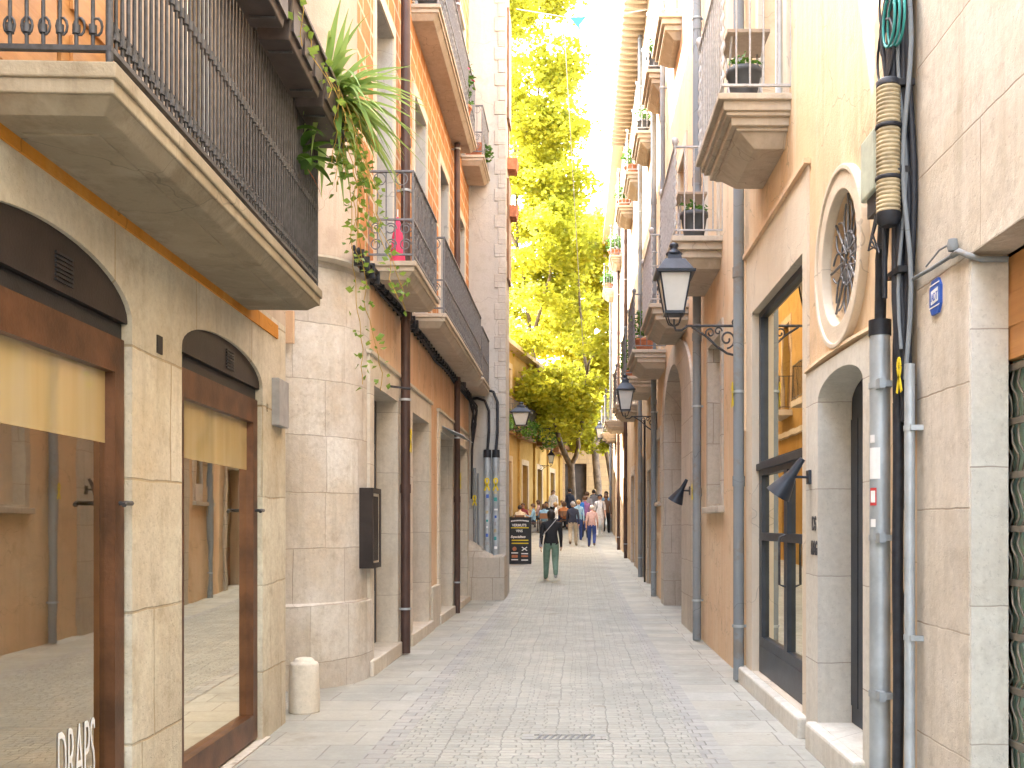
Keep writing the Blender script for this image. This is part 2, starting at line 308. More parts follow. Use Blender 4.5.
class MB:
    def __init__(s): s.v = []; s.f = []; s.sm = []
    def add(s, vs, fs, smooth=False):
        b = len(s.v); s.v += [tuple(x) for x in vs]
        for f in fs: s.f.append(tuple(b + i for i in f)); s.sm.append(smooth)
    def box(s, F, u0, u1, o0, o1, z0, z1):
        P = [F.pt(u, o, z) for z in (z0, z1) for u, o in ((u0, o0), (u1, o0), (u1, o1), (u0, o1))]
        s.add(P, [(3, 2, 1, 0), (4, 5, 6, 7), (0, 1, 5, 4), (1, 2, 6, 5), (2, 3, 7, 6), (3, 0, 4, 7)]); return s
    def frustum(s, F, a, b):      # a,b = (u0,u1,o0,o1,z)
        P = [F.pt(u, o, q[4]) for q in (a, b) for u, o in ((q[0], q[2]), (q[1], q[2]), (q[1], q[3]), (q[0], q[3]))]
        s.add(P, [(3, 2, 1, 0), (4, 5, 6, 7), (0, 1, 5, 4), (1, 2, 6, 5), (2, 3, 7, 6), (3, 0, 4, 7)]); return s
    def tube(s, pts, r, n=6, cap=True, r2=None):
        pts = [Vector(p) for p in pts]; N = len(pts); rings = []
        up = None
        for i, p in enumerate(pts):
            d = (pts[min(i + 1, N - 1)] - pts[max(i - 1, 0)])
            if d.length < 1e-9: d = Vector((0, 0, 1))
            d.normalize()
            if up is None:
                up = Vector((1, 0, 0)) if abs(d.x) < .8 else Vector((0, 1, 0))
            x = (up - d * up.dot(d))
            if x.length < 1e-4: x = Vector((0, 1, 0)) - d * d.y
            x.normalize(); y = d.cross(x); up = x
            rr = r[i] if isinstance(r, (list, tuple)) else r
            rings.append([p + x * (rr * cos(2 * pi * k / n)) + y * (rr * sin(2 * pi * k / n)) for k in range(n)])
        vs = [q for g in rings for q in g]; fs = []
        for i in range(N - 1):
            for k in range(n):
                k2 = (k + 1) % n
                fs.append((i * n + k, i * n + k2, (i + 1) * n + k2, (i + 1) * n + k))
        s.add(vs, fs, True)
        if cap:
            s.add(rings[0], [tuple(range(n - 1, -1, -1))]); s.add(rings[-1], [tuple(range(n))])
        return s
    def lathe(s, c, prof, n=16, smooth=True):      # prof list of (r,z) about a vertical axis at c
        vs = []; fs = []
        for r, z in prof:
            for k in range(n):
                vs.append((c[0] + r * cos(2 * pi * k / n), c[1] + r * sin(2 * pi * k / n), c[2] + z))
        for i in range(len(prof) - 1):
            for k in range(n):
                k2 = (k + 1) % n
                fs.append((i * n + k, i * n + k2, (i + 1) * n + k2, (i + 1) * n + k))
        s.add(vs, fs, smooth)
        s.add(vs[:n], [tuple(range(n - 1, -1, -1))]); s.add(vs[-n:], [tuple(range(n))])
        return s
    def plate(s, F, outer, holes, o0, o1):      # flat polygon with holes, thick from o0 (back) to o1 (front)
        loops = [outer] + holes
        flat = [p for l in loops for p in l]
        tris = geometry.tessellate_polygon([[Vector((u, z, 0)) for u, z in l] for l in loops])
        n = len(flat)
        vs = [F.pt(u, o1, z) for u, z in flat] + [F.pt(u, o0, z) for u, z in flat]
        s.add(vs, [tuple(t) for t in tris] + [tuple(n + i for i in reversed(t)) for t in tris])
        b = 0; vs2 = []; fs2 = []
        for l in loops:
            m = len(l)
            for i in range(m):
                j = (i + 1) % m
                k = len(vs2)
                vs2 += [F.pt(*(l[i][0], o1, l[i][1])), F.pt(l[j][0], o1, l[j][1]), F.pt(l[j][0], o0, l[j][1]), F.pt(l[i][0], o0, l[i][1])]
                fs2.append((k, k + 1, k + 2, k + 3))
        s.add(vs2, fs2); return s
    def ring(s, F, uc, zc, r0, r1, o0, o1, n=48):
        vs = []; fs = []
        for k in range(n):
            c, d = cos(2 * pi * k / n), sin(2 * pi * k / n)
            vs += [F.pt(uc + r0 * c, o1, zc + r0 * d), F.pt(uc + r1 * c, o1, zc + r1 * d), F.pt(uc + r1 * c, o0, zc + r1 * d), F.pt(uc + r0 * c, o0, zc + r0 * d)]
            j = (k + 1) % n
            fs += [(k * 4 + i, k * 4 + (i + 1) % 4, j * 4 + (i + 1) % 4, j * 4 + i) for i in range(4)]
        s.add(vs, fs); return s
    def mesh(s, name, off=Vector((0, 0, 0)), recalc=True):
        me = bpy.data.meshes.new(name)
        me.from_pydata([(x - off[0], y - off[1], z - off[2]) for x, y, z in s.v], [], s.f)
        me.polygons.foreach_set('use_smooth', s.sm); 
        if recalc:
            bm = bmesh.new(); bm.from_mesh(me); bmesh.ops.recalc_face_normals(bm, faces=bm.faces); bm.to_mesh(me); bm.free()
        me.update(); return me

OFF = {}
def tag(o, label=None, cat=None, group=None, kind=None):
    for k, v in (('label', label), ('category', cat), ('group', group), ('kind', kind)):
        if v: o[k] = v
    return o
def thing(name, loc, label, cat, group=None):
    o = bpy.data.objects.new(name, None); COL.objects.link(o); o.location = loc; o.empty_display_size = .2
    OFF[o.name] = Vector(loc); return tag(o, label, cat, group)
def part(name, mb, mat, parent=None, bevel=0.0, recalc=True, label=None):
    off = OFF.get(parent.name, Vector((0, 0, 0))) if parent else Vector((0, 0, 0))
    me = mb if isinstance(mb, bpy.types.Mesh) else mb.mesh(name, off, recalc)
    for m_ in (mat if isinstance(mat, list) else [mat]):
        if m_ and len(me.materials) < (len(mat) if isinstance(mat, list) else 1): me.materials.append(m_)
    o = bpy.data.objects.new(name, me); COL.objects.link(o)
    if parent: o.parent = parent
    OFF[o.name] = off
    if bevel:
        b = o.modifiers.new('bevel', 'BEVEL'); b.width = bevel; b.segments = 2; b.limit_method = 'ANGLE'; b.angle_limit = radians(40)
    if label: o['label'] = label
    return o
def solo(name, mb, mat, label, cat, group=None, bevel=0.0, recalc=True):
    xs, ys, zs = zip(*mb.v)
    c = Vector(((min(xs) + max(xs)) / 2, (min(ys) + max(ys)) / 2, min(zs)))
    me = mb.mesh(name, c, recalc); me.materials.append(mat)
    o = bpy.data.objects.new(name, me); COL.objects.link(o); o.location = c; OFF[o.name] = c
    if bevel:
        b = o.modifiers.new('bevel', 'BEVEL'); b.width = bevel; b.segments = 2; b.limit_method = 'ANGLE'
    return tag(o, label, cat, group)
def struct(name, mb, mat):
    o = part(name, mb, mat); o['kind'] = 'structure'; return o
def dup(root, loc, rz=0.0, label=None, scale=None):
    r = root.copy(); COL.objects.link(r); r.location = loc; r.rotation_euler = (0, 0, rz)
    if scale: r.scale = scale
    if label: r['label'] = label
    for ch in list(root.children):
        c = ch.copy(); COL.objects.link(c); c.parent = r
        for g in list(ch.children):
            d = g.copy(); COL.objects.link(d); d.parent = c
    return r
def rect(u0, u1, z0, z1): return [(u0, z0), (u1, z0), (u1, z1), (u0, z1)]
def arch(u0, u1, z0, zs, zt, n=16):
    c, r = (u0 + u1) / 2, (u1 - u0) / 2
    return [(u0, z0), (u1, z0)] + [(c + r * cos(pi * i / n), zs + (zt - zs) * sin(pi * i / n)) for i in range(n + 1)]
def circ(u, z, r, n=36, sz=1.0): return [(u + r * cos(2 * pi * i / n), z + sz * r * sin(2 * pi * i / n)) for i in range(n)]

def facade(F, u0, u1, z0, z1, holes, depth, mb=None):
    """front sheet with real openings and reveals, plus ends, back and top of the house body. holes = [(poly, reveal)]"""
    mb = mb or MB()
    loops = [rect(u0, u1, z0, z1)] + [h[0] for h in holes]
    flat = [p for l in loops for p in l]
    tris = geometry.tessellate_polygon([[Vector((u, z, 0)) for u, z in l] for l in loops])
    mb.add([F.pt(u, 0, z) for u, z in flat], [tuple(t) for t in tris])
    for poly, rv in holes:
        m = len(poly); vs = []; fs = []
        for i in range(m):
            j = (i + 1) % m; k = len(vs)
            vs += [F.pt(poly[i][0], 0, poly[i][1]), F.pt(poly[j][0], 0, poly[j][1]), F.pt(poly[j][0], -rv, poly[j][1]), F.pt(poly[i][0], -rv, poly[i][1])]
            fs.append((k, k + 1, k + 2, k + 3))
        mb.add(vs, fs)
    if depth:
        P = [F.pt(u, o, z) for z in (z0, z1) for u, o in ((u0, 0), (u1, 0), (u1, -depth), (u0, -depth))]
        mb.add(P, [(4, 5, 6, 7), (1, 2, 6, 5), (2, 3, 7, 6), (3, 0, 4, 7)])
    return mb

def text_mb(txt, F, u, z, o, size, xs=1.0, sgn=1, thick=0.004, bold=0.0, shear=0.0):
    cu = bpy.data.curves.new('t', 'FONT'); cu.body = txt; cu.size = size; cu.extrude = thick; cu.offset = bold; cu.shear = shear
    cu.align_x = 'LEFT'; cu.resolution_u = 3
    ob = bpy.data.objects.new('t', cu); COL.objects.link(ob)
    bpy.context.view_layer.update()
    dg = bpy.context.evaluated_depsgraph_get()
    me = bpy.data.meshes.new_from_object(ob.evaluated_get(dg))
    mb = MB()
    mb.add([F.pt(u + sgn * v.co.x * xs, o + v.co.z, z + v.co.y) for v in me.vertices], [tuple(p.vertices) for p in me.polygons])
    bpy.data.objects.remove(ob); bpy.data.curves.remove(cu); bpy.data.meshes.remove(me)
    return mb

# ------------------------------------------------------------------ ground
PROF = [(-30, 0), (10, 0), (17, .02), (20, .08), (23, .21), (28, .40), (33, .52), (38, .66), (42, 1.02), (45, 1.26), (50, 1.66), (60, 2.3), (90, 3.2), (400, 4)]
def gz(y):
    for (a_, za), (b_, zb) in zip(PROF, PROF[1:]):
        if y <= b_:
            t = max(0, (y - a_) / (b_ - a_)); return za + (zb - za) * t
    return PROF[-1][1]
def strip(xs, ys, dz, wob=0.0):
    mb = MB(); vs = []; n = len(xs)
    for y in ys:
        for x in xs: vs.append((x + (wob * sin(y * 1.7 + x) if wob else 0), y, gz(y) + dz))
    fs = [(j * n + i, j * n + i + 1, (j + 1) * n + i + 1, (j + 1) * n + i) for j in range(len(ys) - 1) for i in range(n - 1)]
    mb.add(vs, fs, True); return mb
YS = [-14 + i * 1.0 for i in range(76)]
struct('ground', strip([-150, -40, -12, -6, -2, 2, 6, 12, 40, 150], YS + [70, 90, 150, 400, 1500], -.012), M['earth'])
struct('pavement', strip([-9, -6, -4, -2.5, -1.36], YS, 0), M['slab'])
struct('pavement', strip([.98, 1.4, 2.6], YS, 0), M['slab'])
struct('road', strip([-1.19, -.6, 0, .4, .82], YS, .002), M['cobble'])
struct('gutter', strip([-1.36, -1.19], YS, .004), M['gutter'])
struct('gutter', strip([.82, .98], YS, .004), M['gutter'])
# shallow steel drain set into the cobbles
dr = thing('drain_grate', (-.075, 7.0, .004), 'narrow metal drain cover with slanted slots, set into the cobbles', 'drain cover')
mb = MB(); mb.plate(Fr((0, 0), (1, 0), (0, -1)), rect(0, 1, 0, 1), [], 0, 0.001); mb = MB()
for x0, x1, y0, y1 in ((-.37, .22, 6.93, 6.945), (-.37, .22, 7.085, 7.1), (-.37, -.29, 6.945, 7.085), (.14, .22, 6.945, 7.085)):
    mb.box(WF, x0, x1, y0, y1, .003, .009)
part('frame', mb, M['gutter'], dr)
mb = MB()
for i in range(9):
    x = -.28 + i * .046
    P = [(x, 6.945), (x + .018, 6.945), (x + .05, 7.085), (x + .032, 7.085)]
    mb.add([(px, py, zz) for zz in (.002, .007) for px, py in P], [(4, 5, 6, 7), (0, 1, 5, 4), (1, 2, 6, 5), (2, 3, 7, 6), (3, 0, 4, 7)])
part('bar', mb, M['iron_grey'], dr)

# ------------------------------------------------------------------ frames of the house fronts
R = Fr((1.65, 0), (0, 1), (-1, 0))
L2 = Fr((-2.06, 0), (0, 1), (1, 0))
L1 = Fr((-1.879, 0), (-.042, 1), (1, .042))

# ------------------------------------------------------------------ reusable pieces of houses
def railing(F, u0, u1, p, z, h, parent, mat, gap=.11, r=.009, ornate=False, name='railing', inset=.04, ends=(True, True), bottom=.07, twist=False, low=None):
    o1 = p - inset; a0, a1 = u0 + inset, u1 - inset
    mb = MB()
    corners = ([(a0, 0.0)] if ends[0] else []) + [(a0, o1), (a1, o1)] + ([(a1, 0.0)] if ends[1] else [])
    levels = [z + bottom, z + h] + ([z + low] if low else [])
    for zz in levels:
        for (ua, oa), (ub, ob) in zip(corners, corners[1:]):
            w = .018 if zz == z + h else .012
            du = abs(ub - ua) > abs(ob - oa)
            if du: mb.box(F, min(ua, ub) - w, max(ua, ub) + w, oa - w, oa + w, zz - .009, zz + .009)
            else: mb.box(F, ua - w * .96, ua + w * .96, min(oa, ob) + (.0 if min(oa, ob) == 0 else w), max(oa, ob) - w * .9, zz - .0085, zz + .0085)
    for (ua, oa), (ub, ob) in zip(corners, corners[1:]):
        L = math.hypot(ub - ua, ob - oa); n = max(1, round(L / gap))
        for i in range(n + 1):
            t = i / n
            if i == n and (ub, ob) != corners[-1]: continue
            u, o = ua + (ub - ua) * t, oa + (ob - oa) * t
            corner = (u, o) in corners
            rr = r * 1.8 if corner and o > .01 else r
            if twist and corner and o > .01:
                pts = [F.pt(u + .007 * cos(k * 1.3), o + .007 * sin(k * 1.3), z + bottom + (h - bottom) * k / 40) for k in range(41)]
                mb.tube(pts, .016, 5); mb.lathe(F.pt(u, o, z + h), [(.012, 0), (.03, .03), (.042, .06), (.03, .095), (.01, .105)], 10)
                continue
            zb = z if corner and o > .01 else z + bottom
            mb.tube([F.pt(u, o, zb), F.pt(u, o, z + h)], rr, 4 if rr < .012 else 6, cap=False)
            if ornate == 'knob': mb.tube([F.pt(u, o, z + h * .52 - .02), F.pt(u, o, z + h * .52 + .02)], r * 1.9, 6); mb.tube([F.pt(u, o, z + bottom + .05), F.pt(u, o, z + bottom + .08)], r * 1.9, 6)
        if ornate == 'scroll' and low:
            n = max(1, round(L / .17))
            for i in range(n):
                t = (i + .5) / n; u, o = ua + (ub - ua) * t, oa + (ob - oa) * t
                du, do = (ub - ua) / L, (ob - oa) / L
                for rr, zc in ((.062, z + bottom + (low - bottom) * .28), (.062, z + bottom + (low - bottom) * .74)):
                    pts = []
                    for k in range(19):
                        an = 2 * pi * 1.35 * k / 18; q = rr * (1 - .55 * k / 18)
                        pts.append(F.pt(u + du * q * cos(an), o + do * q * cos(an), zc + q * sin(an)))
                    mb.tube(pts, .0065, 4, cap=False)
            n = max(1, round(L / .24))
            for i in range(n):
                t = (i + .5) / n; u, o = ua + (ub - ua) * t, oa + (ob - oa) * t; du, do = (ub - ua) / L, (ob - oa) / L
                mb.tube([F.pt(u + du * .06 * cos(k * pi / 6), o + do * .06 * cos(k * pi / 6), z + h - .075 + .06 * sin(k * pi / 6)) for k in range(13)], .006, 4, cap=False)
    return part(name, mb, mat, parent)

def balcony_right(F, u0, u1, p, z, house, rail_mat, h=1.0, big=False):
    mb = MB()
    if big:
        steps = [(0, 0, .05), (.035, .045, .12), (.06, .07, .15), (.10, .115, .21), (.14, .16, .235)]
    else:
        steps = [(0, 0, .06), (.05, .05, .14), (.10, .10, .22)]
    zt = z
    for du, do, d in steps:
        mb.box(F, u0 + du, u1 - du, -.05, p - do, z - d, zt)
        zt = z - d + .004
    q = steps[-1]
    mb.frustum(F, (u0 + q[0] + .12, u1 - q[0] - .12, -.05, max(.1, p - q[1] - .16), z - q[2] - .10), (u0 + q[0] + .03, u1 - q[0] - .03, -.05, p - q[1] - .03, z - q[2] + .004))
    b = part('balcony', mb, M['concrete_r'], house, bevel=.008)
    railing(F, u0, u1, p, z, h, b, rail_mat, .115, .008, twist=True)
    return b

def balcony_left(F, u0, u1, p, z, house, rail_mat, h=.9, low=.42, ends=(True, True)):
    mb = MB(); mb.box(F, u0, u1, -.05, p, z - .05, z)
    mb.box(F, u0 + .025, u1 - .025, -.05, p - .025, z - .10, z - .046)
    mb.frustum(F, (u0 + .10, u1 - .10, -.05, p - .10, z - .17), (u0 + .04, u1 - .04, -.05, p - .04, z - .096))
    b = part('balcony', mb, M['concrete_r'], house, bevel=.007)
    railing(F, u0, u1, p, z, h, b, rail_mat, .095, .007, ornate='scroll', low=low, ends=ends)
    return b

def french_window(F, u0, u1, z0, z1, house, reveal=.16, surround=None, shutter=None, mat_frame=None, trim=.14, back=None):
    """frame and panes at the back of a real opening"""
    fm = mat_frame or M['white']
    mb = MB(); o0, o1 = -reveal - .02, -reveal + .03; um = (u0 + u1) / 2
    w = .06
    mb.plate(F, rect(u0, u1, z0, z1), [rect(u0 + w, um - w * .6, z0 + .35, z1 - w), rect(um + w * .6, u1 - w, z0 + .35, z1 - w)], o0, o1)
    wd = part('window', mb, fm, house)
    mb = MB(); mb.box(F, u0 + .02, u1 - .02, o0 + .006, o0 + .014, z0 + .30, z1 - .02)
    part('pane', mb, M['glass_dark'], wd)
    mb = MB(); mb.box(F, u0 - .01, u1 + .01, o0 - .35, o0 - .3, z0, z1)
    part('dark_backing', mb, back or M['interior_dark'], wd)  # dark sheet closing the opening behind the glass
    if surround:
        mb = MB(); t = trim
        mb.plate(F, rect(u0 - t, u1 + t, z0 + .004, z1 + t * 1.4), [rect(u0 + .003, u1 - .003, z0 + .008, z1 - .003)], -.02, .022)
        part('surround', mb, surround, house, bevel=.006)
    return wd

def pipe(F, u, z0, z1, house, mat, r=.05, o=.085, name='drainpipe', clamps=3, shoe=True, collars=True):
    mb = MB(); mb.tube([F.pt(u, o, z0), F.pt(u, o, z1)], r, 12)
    if collars:
        z = z0 + 1.85
        while z < z1:
            mb.tube([F.pt(u, o, z), F.pt(u, o, z + .10)], r * 1.14, 12); z += 2.0
    d = part(name, mb, mat, house)
    mb = MB()
    for i in range(clamps):
        z = z0 + .5 + (z1 - z0 - .6) * i / max(1, clamps - 1)
        mb.tube([F.pt(u, o, z), F.pt(u, o, z + .025)], r * 1.22, 12)
        mb.box(F, u - .012, u + .012, -.01, o - r * .8, z, z + .024)
    part('bracket', mb, M['zinc'], d)
    return d

def ribbon(F, u, o, z, s, label):
    mb = MB()
    pts = []
    for k in range(21):
        t = k / 20
        an = -pi * .25 + t * 1.5 * pi
        pts.append((cos(an) * .25, .62 + sin(an) * .33))
    path = [(-.3, -.55)] + pts[::-1] + [(.3, -.55)]
    path = [(-.32, -.6), (-.12, -.1), (.10, .3), (.24, .62), (.17, .9), (0, 1.0), (-.17, .9), (-.24, .62), (-.10, .3), (.12, -.1), (.32, -.6)]
    for (a_, b_), (c_, d_) in zip(path, path[1:]):
        dx, dz = c_ - a_, d_ - b_; L = math.hypot(dx, dz); nx, nz_ = -dz / L * .11, dx / L * .11
        k = len(mb.v) % 7 * .0004
        P = [(a_ - nx, b_ - nz_), (c_ - nx, d_ - nz_), (c_ + nx, d_ + nz_), (a_ + nx, b_ + nz_)]
        mb.add([F.pt(u + px * s, o + q + k, z + pz * s) for q in (0, .004) for px, pz in P], [(3, 2, 1, 0), (4, 5, 6, 7), (0, 1, 5, 4), (1, 2, 6, 5), (2, 3, 7, 6), (3, 0, 4, 7)])
    return solo('ribbon', mb, M['yellow'], label, 'ribbon', 'yellow ribbons on the pipes')

# ------------------------------------------------------------------ RIGHT SIDE
# nearest house, stone with a shuttered shop opening
ra = thing('stone_building', (3, 1, 0), 'smooth pinkish stone house with a grilled shop opening at the street corner nearest the viewer', 'building')
part('wall', facade(R, -7, 4.80, -.05, 9.5, [(rect(1.2, 4.17, -.05, 2.63), .16), (rect(1.4, 2.6, 4.9, 7.4), .2)], 5), M['stone_ra'], ra)
french_window(R, 1.4, 2.6, 4.9, 7.4, ra, .2, M['stone_pale'])
mb = MB(); mb.box(R, 1.2, 4.2, -.21, -.165, 2.19, 2.62)
mb.box(R, 1.2, 4.2, -.166, -.160, 2.325, 2.465)
part('fascia', mb, M['wood_orange'], ra, bevel=.004)
mb = MB(); mb.box(R, 1.2, 4.24, -.24, -.215, 0, 2.2); sh = part('shop_window', mb, M['teal_glass'], ra)
mb = MB()
for i in range(10): z = .12 + i * .225; mb.box(R, 1.2, 4.22, -.192, -.178, z, z + .028)
for i in range(48):
    u = 1.3 + i * .062
    pts = [R.pt(u + .030 * (sin(k * pi / 4) + .25 * sin(k * 2.1)), -.186 + .008 * cos(k * pi / 4), .05 + k * .028) for k in range(77)]
    mb.tube(pts, .0055, 4, cap=False)
part('security_grille', mb, M['grille'], ra)
mb = MB(); mb.box(R, 1.0, 4.30, 0, .004, 0, .01)
# pale dressed jamb face
mb = MB(); mb.box(R, 4.155, 4.172, -.159, -.004, 0, 2.60); part('jamb', mb, M['stone_pale'], ra)

# peach house with arched door, oculus and tall shop window
rb = thing('peach_building', (3, 7.4, 0), 'peach plastered house with an arched door, round grilled window and tall dark-framed shop door', 'building')
H_RB = 9.6
door_p = arch(5.6, 6.65, .18, 2.32, 2.47)
part('wall', facade(R, 4.80, 10.0, -.05, H_RB, [(door_p, .20), (circ(6.12, 3.14, .41), .26), (rect(7.15, 9.2, .15, 3.46), .15), (rect(7.8, 8.85, 4.79, 7.15), .16)], 5), M['plas_rb'], rb)
# stone surround of the arched door
mb = MB(); mb.plate(R, rect(5.46, 6.98, -.02, 2.555), [arch(5.604, 6.646, .181, 2.318, 2.465)], -.197, .03)
ds = part('door_surround', mb, M['stone_pale'], rb, bevel=.008)
mb = MB()
for i in range(22):
    t0, t1 = i / 22, (i + 1) / 22
    f = lambda t: 2.556 + .02 * sin(pi * t)
    mb.add([R.pt(5.38 + 1.62 * t, o, f(t) + dz) for t in (t0, t1) for o, dz in ((-.01, 0), (.045, .008), (.04, .03), (-.01, .04))], [(0, 1, 5, 4), (1, 2, 6, 5), (2, 3, 7, 6), (3, 0, 4, 7)])
part('hood_mould', mb, M['plas_rb'], rb)
mb = MB(); mb.plate(R, arch(5.6, 6.65, .182, 2.318, 2.468), [], -.27, -.20)
for i in range(6): mb.box(R, 5.62 + i * .175, 5.77 + i * .175, -.202, -.192, .3, 2.2)
dd = part('door', mb, M['navy'], rb)
mb = MB(); mb.tube([R.pt(5.8, -.19, 1.05), R.pt(5.8, -.14, 1.08), R.pt(5.8, -.14, 1.3), R.pt(5.8, -.19, 1.33)], .012, 6); part('handle', mb, M['iron_pale'], dd)
mb = MB(); mb.box(R, 5.56, 6.72, -.24, .10, -.02, .178); part('doorstep', mb, M['stone_pale'], rb, bevel=.02)
# oculus ring, moulded, with the forged star grille
mb = MB()
for r0, r1, oo in ((.405, .53, .035), (.515, .55, .05)):
    mb.ring(R, 6.12, 3.14, r0, r1, -.03, oo)
oc = part('round_surround', mb, M['plas_rb_pale'], rb, bevel=.008)
mb = MB(); mb.plate(R, circ(6.12, 3.14, .409, 36), [], -.30, -.26); rw = part('round_window', mb, M['interior_dark'], rb)
mb = MB()
mb.ring(R, 6.12, 3.14, .33, .40, -.26, -.24)
part('frame', mb, M['ochre'], rw)
mb = MB()
for k in range(8):
    an = pi / 4 * k; c_, s_ = cos(an), sin(an)
    mb.tube([R.pt(6.12 + .04 * c_, -.03, 3.14 + .04 * s_), R.pt(6.12 + .40 * c_, -.03, 3.14 + .40 * s_)], .009, 6)
    for sg in (-1, 1):
        pts = []
        for q in range(16):
            aa = an + sg * (.12 + .28 * sin(q / 15 * pi)); rr = .08 + .27 * q / 15
            pts.append(R.pt(6.12 + rr * cos(aa), -.03, 3.14 + rr * sin(aa)))
        mb.tube(pts, .007, 5)
for rr in (.06, .16): mb.tube([R.pt(6.12 + rr * cos(q * pi / 12), -.03, 3.14 + rr * sin(q * pi / 12)) for q in range(25)], .008, 5)
part('star_grille', mb, M['iron_grey'], rw)
# tall glazed shop door
mb = MB(); mb.plate(R, rect(7.0, 9.5, .0, 4.03), [rect(7.154, 9.196, .152, 3.455)], -.148, .016); part('shop_surround', mb, M['plas_rb_pale'], rb, bevel=.006)
mb = MB(); mb.box(R, 6.96, 9.54, -.01, .05, 4.032, 4.07); mb.box(R, 9.5, 9.535, -.01, .035, 2.4, 4.03); part('moulding', mb, M['plas_rc'], rb)
mb = MB(); mb.box(R, 6.99, 9.62, -.16, .09, -.02, .148); part('doorstep', mb, M['stone_pale'], rb, bevel=.018)
mb = MB(); o0, o1 = -.13, -.05
mb.plate(R, rect(7.16, 9.19, .153, 3.45), [rect(7.24, 9.11, 2.08, 3.40), rect(8.10, 9.07, .48, 1.36), rect(8.10, 9.07, 1.43, 1.95), rect(7.26, 7.98, .48, 1.36), rect(7.26, 7.98, 1.43, 1.95)], o0, o1)
mb.box(R, 7.16, 9.19, -.052, -.02, 2.0, 2.06); mb.box(R, 7.2, 9.15, -.052, -.042, .17, .40)
sd_ = part('shop_door', mb, M['navy'], rb, bevel=.004)
mb = MB(); mb.add([R.pt(u, -.085, z) for u, z in ((7.2, .45), (9.15, .45), (9.15, 3.42), (7.2, 3.42))], [(0, 1, 2, 3)]); part('pane', mb, M['glass'], sd_)
mb = MB(); mb.tube([R.pt(8.04, -.05, 1.0), R.pt(8.04, .0, 1.02), R.pt(8.04, .0, 1.4), R.pt(8.04, -.05, 1.42)], .011, 6); part('handle', mb, M['iron'], sd_)
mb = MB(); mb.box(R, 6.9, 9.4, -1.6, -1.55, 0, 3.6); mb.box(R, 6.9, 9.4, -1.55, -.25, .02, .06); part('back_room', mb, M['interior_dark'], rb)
french_window(R, 7.8, 8.85, 4.79, 7.15, rb, .16, M['plas_rb_pale'], mat_frame=M['white'])
balcony_right(R, 7.57, 9.02, .56, 4.79, rb, M['iron_pale'], 1.0, True)
mb = MB(); mb.box(R, 4.80, 10.0, -5.2, .35, H_RB, H_RB + .14); part('roof', mb, M['terracotta'], rb)
pipe(R, 9.55, .02, H_RB, rb, M['pipe_grey'], .052, .08, clamps=5)
mb = MB(); mb.box(R, 4.80, 5.38, -.01, .02, 2.9, 2.93)

# orange house with the blind niche
rc = thing('orange_building', (3, 12, 0), 'orange plastered house with a stone-framed niche, between two grey downpipes', 'building')
part('wall', facade(R, 10.0, 12.95, -.05, 10.6, [(rect(11.15, 12.2, 1.74, 3.66), .13), (rect(11.45, 12.5, 4.73, 7.1), .16), (rect(11.5, 12.45, 8.2, 10.0), .16)], 5), M['plas_rc'], rc)
mb = MB(); mb.plate(R, rect(11.03, 12.32, 1.70, 3.80), [rect(11.154, 12.196, 1.742, 3.655)], -.126, .024); part('niche_surround', mb, M['stone_rd'], rc, bevel=.006)
mb = MB(); mb.box(R, 11.1, 12.25, -.17, -.125, 1.7, 3.7); part('niche_back', mb, M['plas_rb_pale'], rc)
mb = MB(); mb.box(R, 10.98, 12.37, -.12, .075, 1.64, 1.715); part('sill', mb, M['stone_rd'], rc, bevel=.008)
french_window(R, 11.45, 12.5, 4.73, 7.1, rc, .16, M['plas_rb_pale']); french_window(R, 11.5, 12.45, 8.2, 10.0, rc, .16, M['plas_rb_pale'])
balcony_right(R, 11.1, 12.9, .57, 4.73, rc, M['iron_pale'])
pipe(R, 12.82, .02, 10.6, rc, M['pipe_grey'], .055, .08, clamps=5)

# apricot house with the big arch
rd = thing('apricot_building', (3, 17, 0), 'light apricot house with a wide stone archway and four balconies on two floors', 'building')
H_RD = 13.4
part('wall', facade(R, 12.95, 20.8, -.05, H_RD, [(arch(15.05, 18.05, -.05, 3.2, 4.15), .52), (rect(19.1, 20.1, 1.95, 3.2), .15), (rect(14.75, 15.8, 4.71, 7.1), .16), (rect(18.35, 19.4, 4.68, 7.1), .16),
     (rect(15.55, 16.5, 9.4, 11.6), .16), (rect(18.5, 19.45, 9.86, 12.0), .16)], 5), M['plas_rd'], rd)
mb = MB(); mb.plate(R, arch(13.75, 18.6, -.04, 3.2, 4.45), [arch(15.055, 18.045, -.039, 3.2, 4.143)], -.50, .04); part('archway', mb, M['stone_rd'], rd, bevel=.01)
mb = MB(); mb.plate(R, arch(15.04, 18.06, -.03, 3.2, 4.16), [], -.58, -.52)
for i in range(8): mb.box(R, 15.1 + i * .37, 15.43 + i * .37, -.522, -.505, .2, 3.1)
gd = part('gate', mb, M['wood_door'], rd)
mb = MB(); mb.box(R, 16.2, 16.26, -.507, -.46, 1.0, 1.12); part('handle', mb, M['iron'], gd)
french_window(R, 19.1, 20.1, 1.95, 3.2, rd, .15, M['stone_rd'])
mb = MB(); mb.box(R, 18.95, 20.25, -.12, .07, 1.87, 1.945); part('sill', mb, M['stone_rd'], rd, bevel=.008)
for u0, z0, z1 in ((14.75, 4.71, 7.1), (18.35, 4.68, 7.1), (15.55, 9.4, 11.6), (18.5, 9.86, 12.0)): french_window(R, u0, u0 + 1.05 - (.1 if z0 > 8 else 0), z0, z1, rd, .16, M['plas_rb_pale'])
balcony_right(R, 14.4, 16.2, .58, 4.71, rd, M['iron_pale']); balcony_right(R, 18.0, 19.8, .62, 4.68, rd, M['iron_grey'])
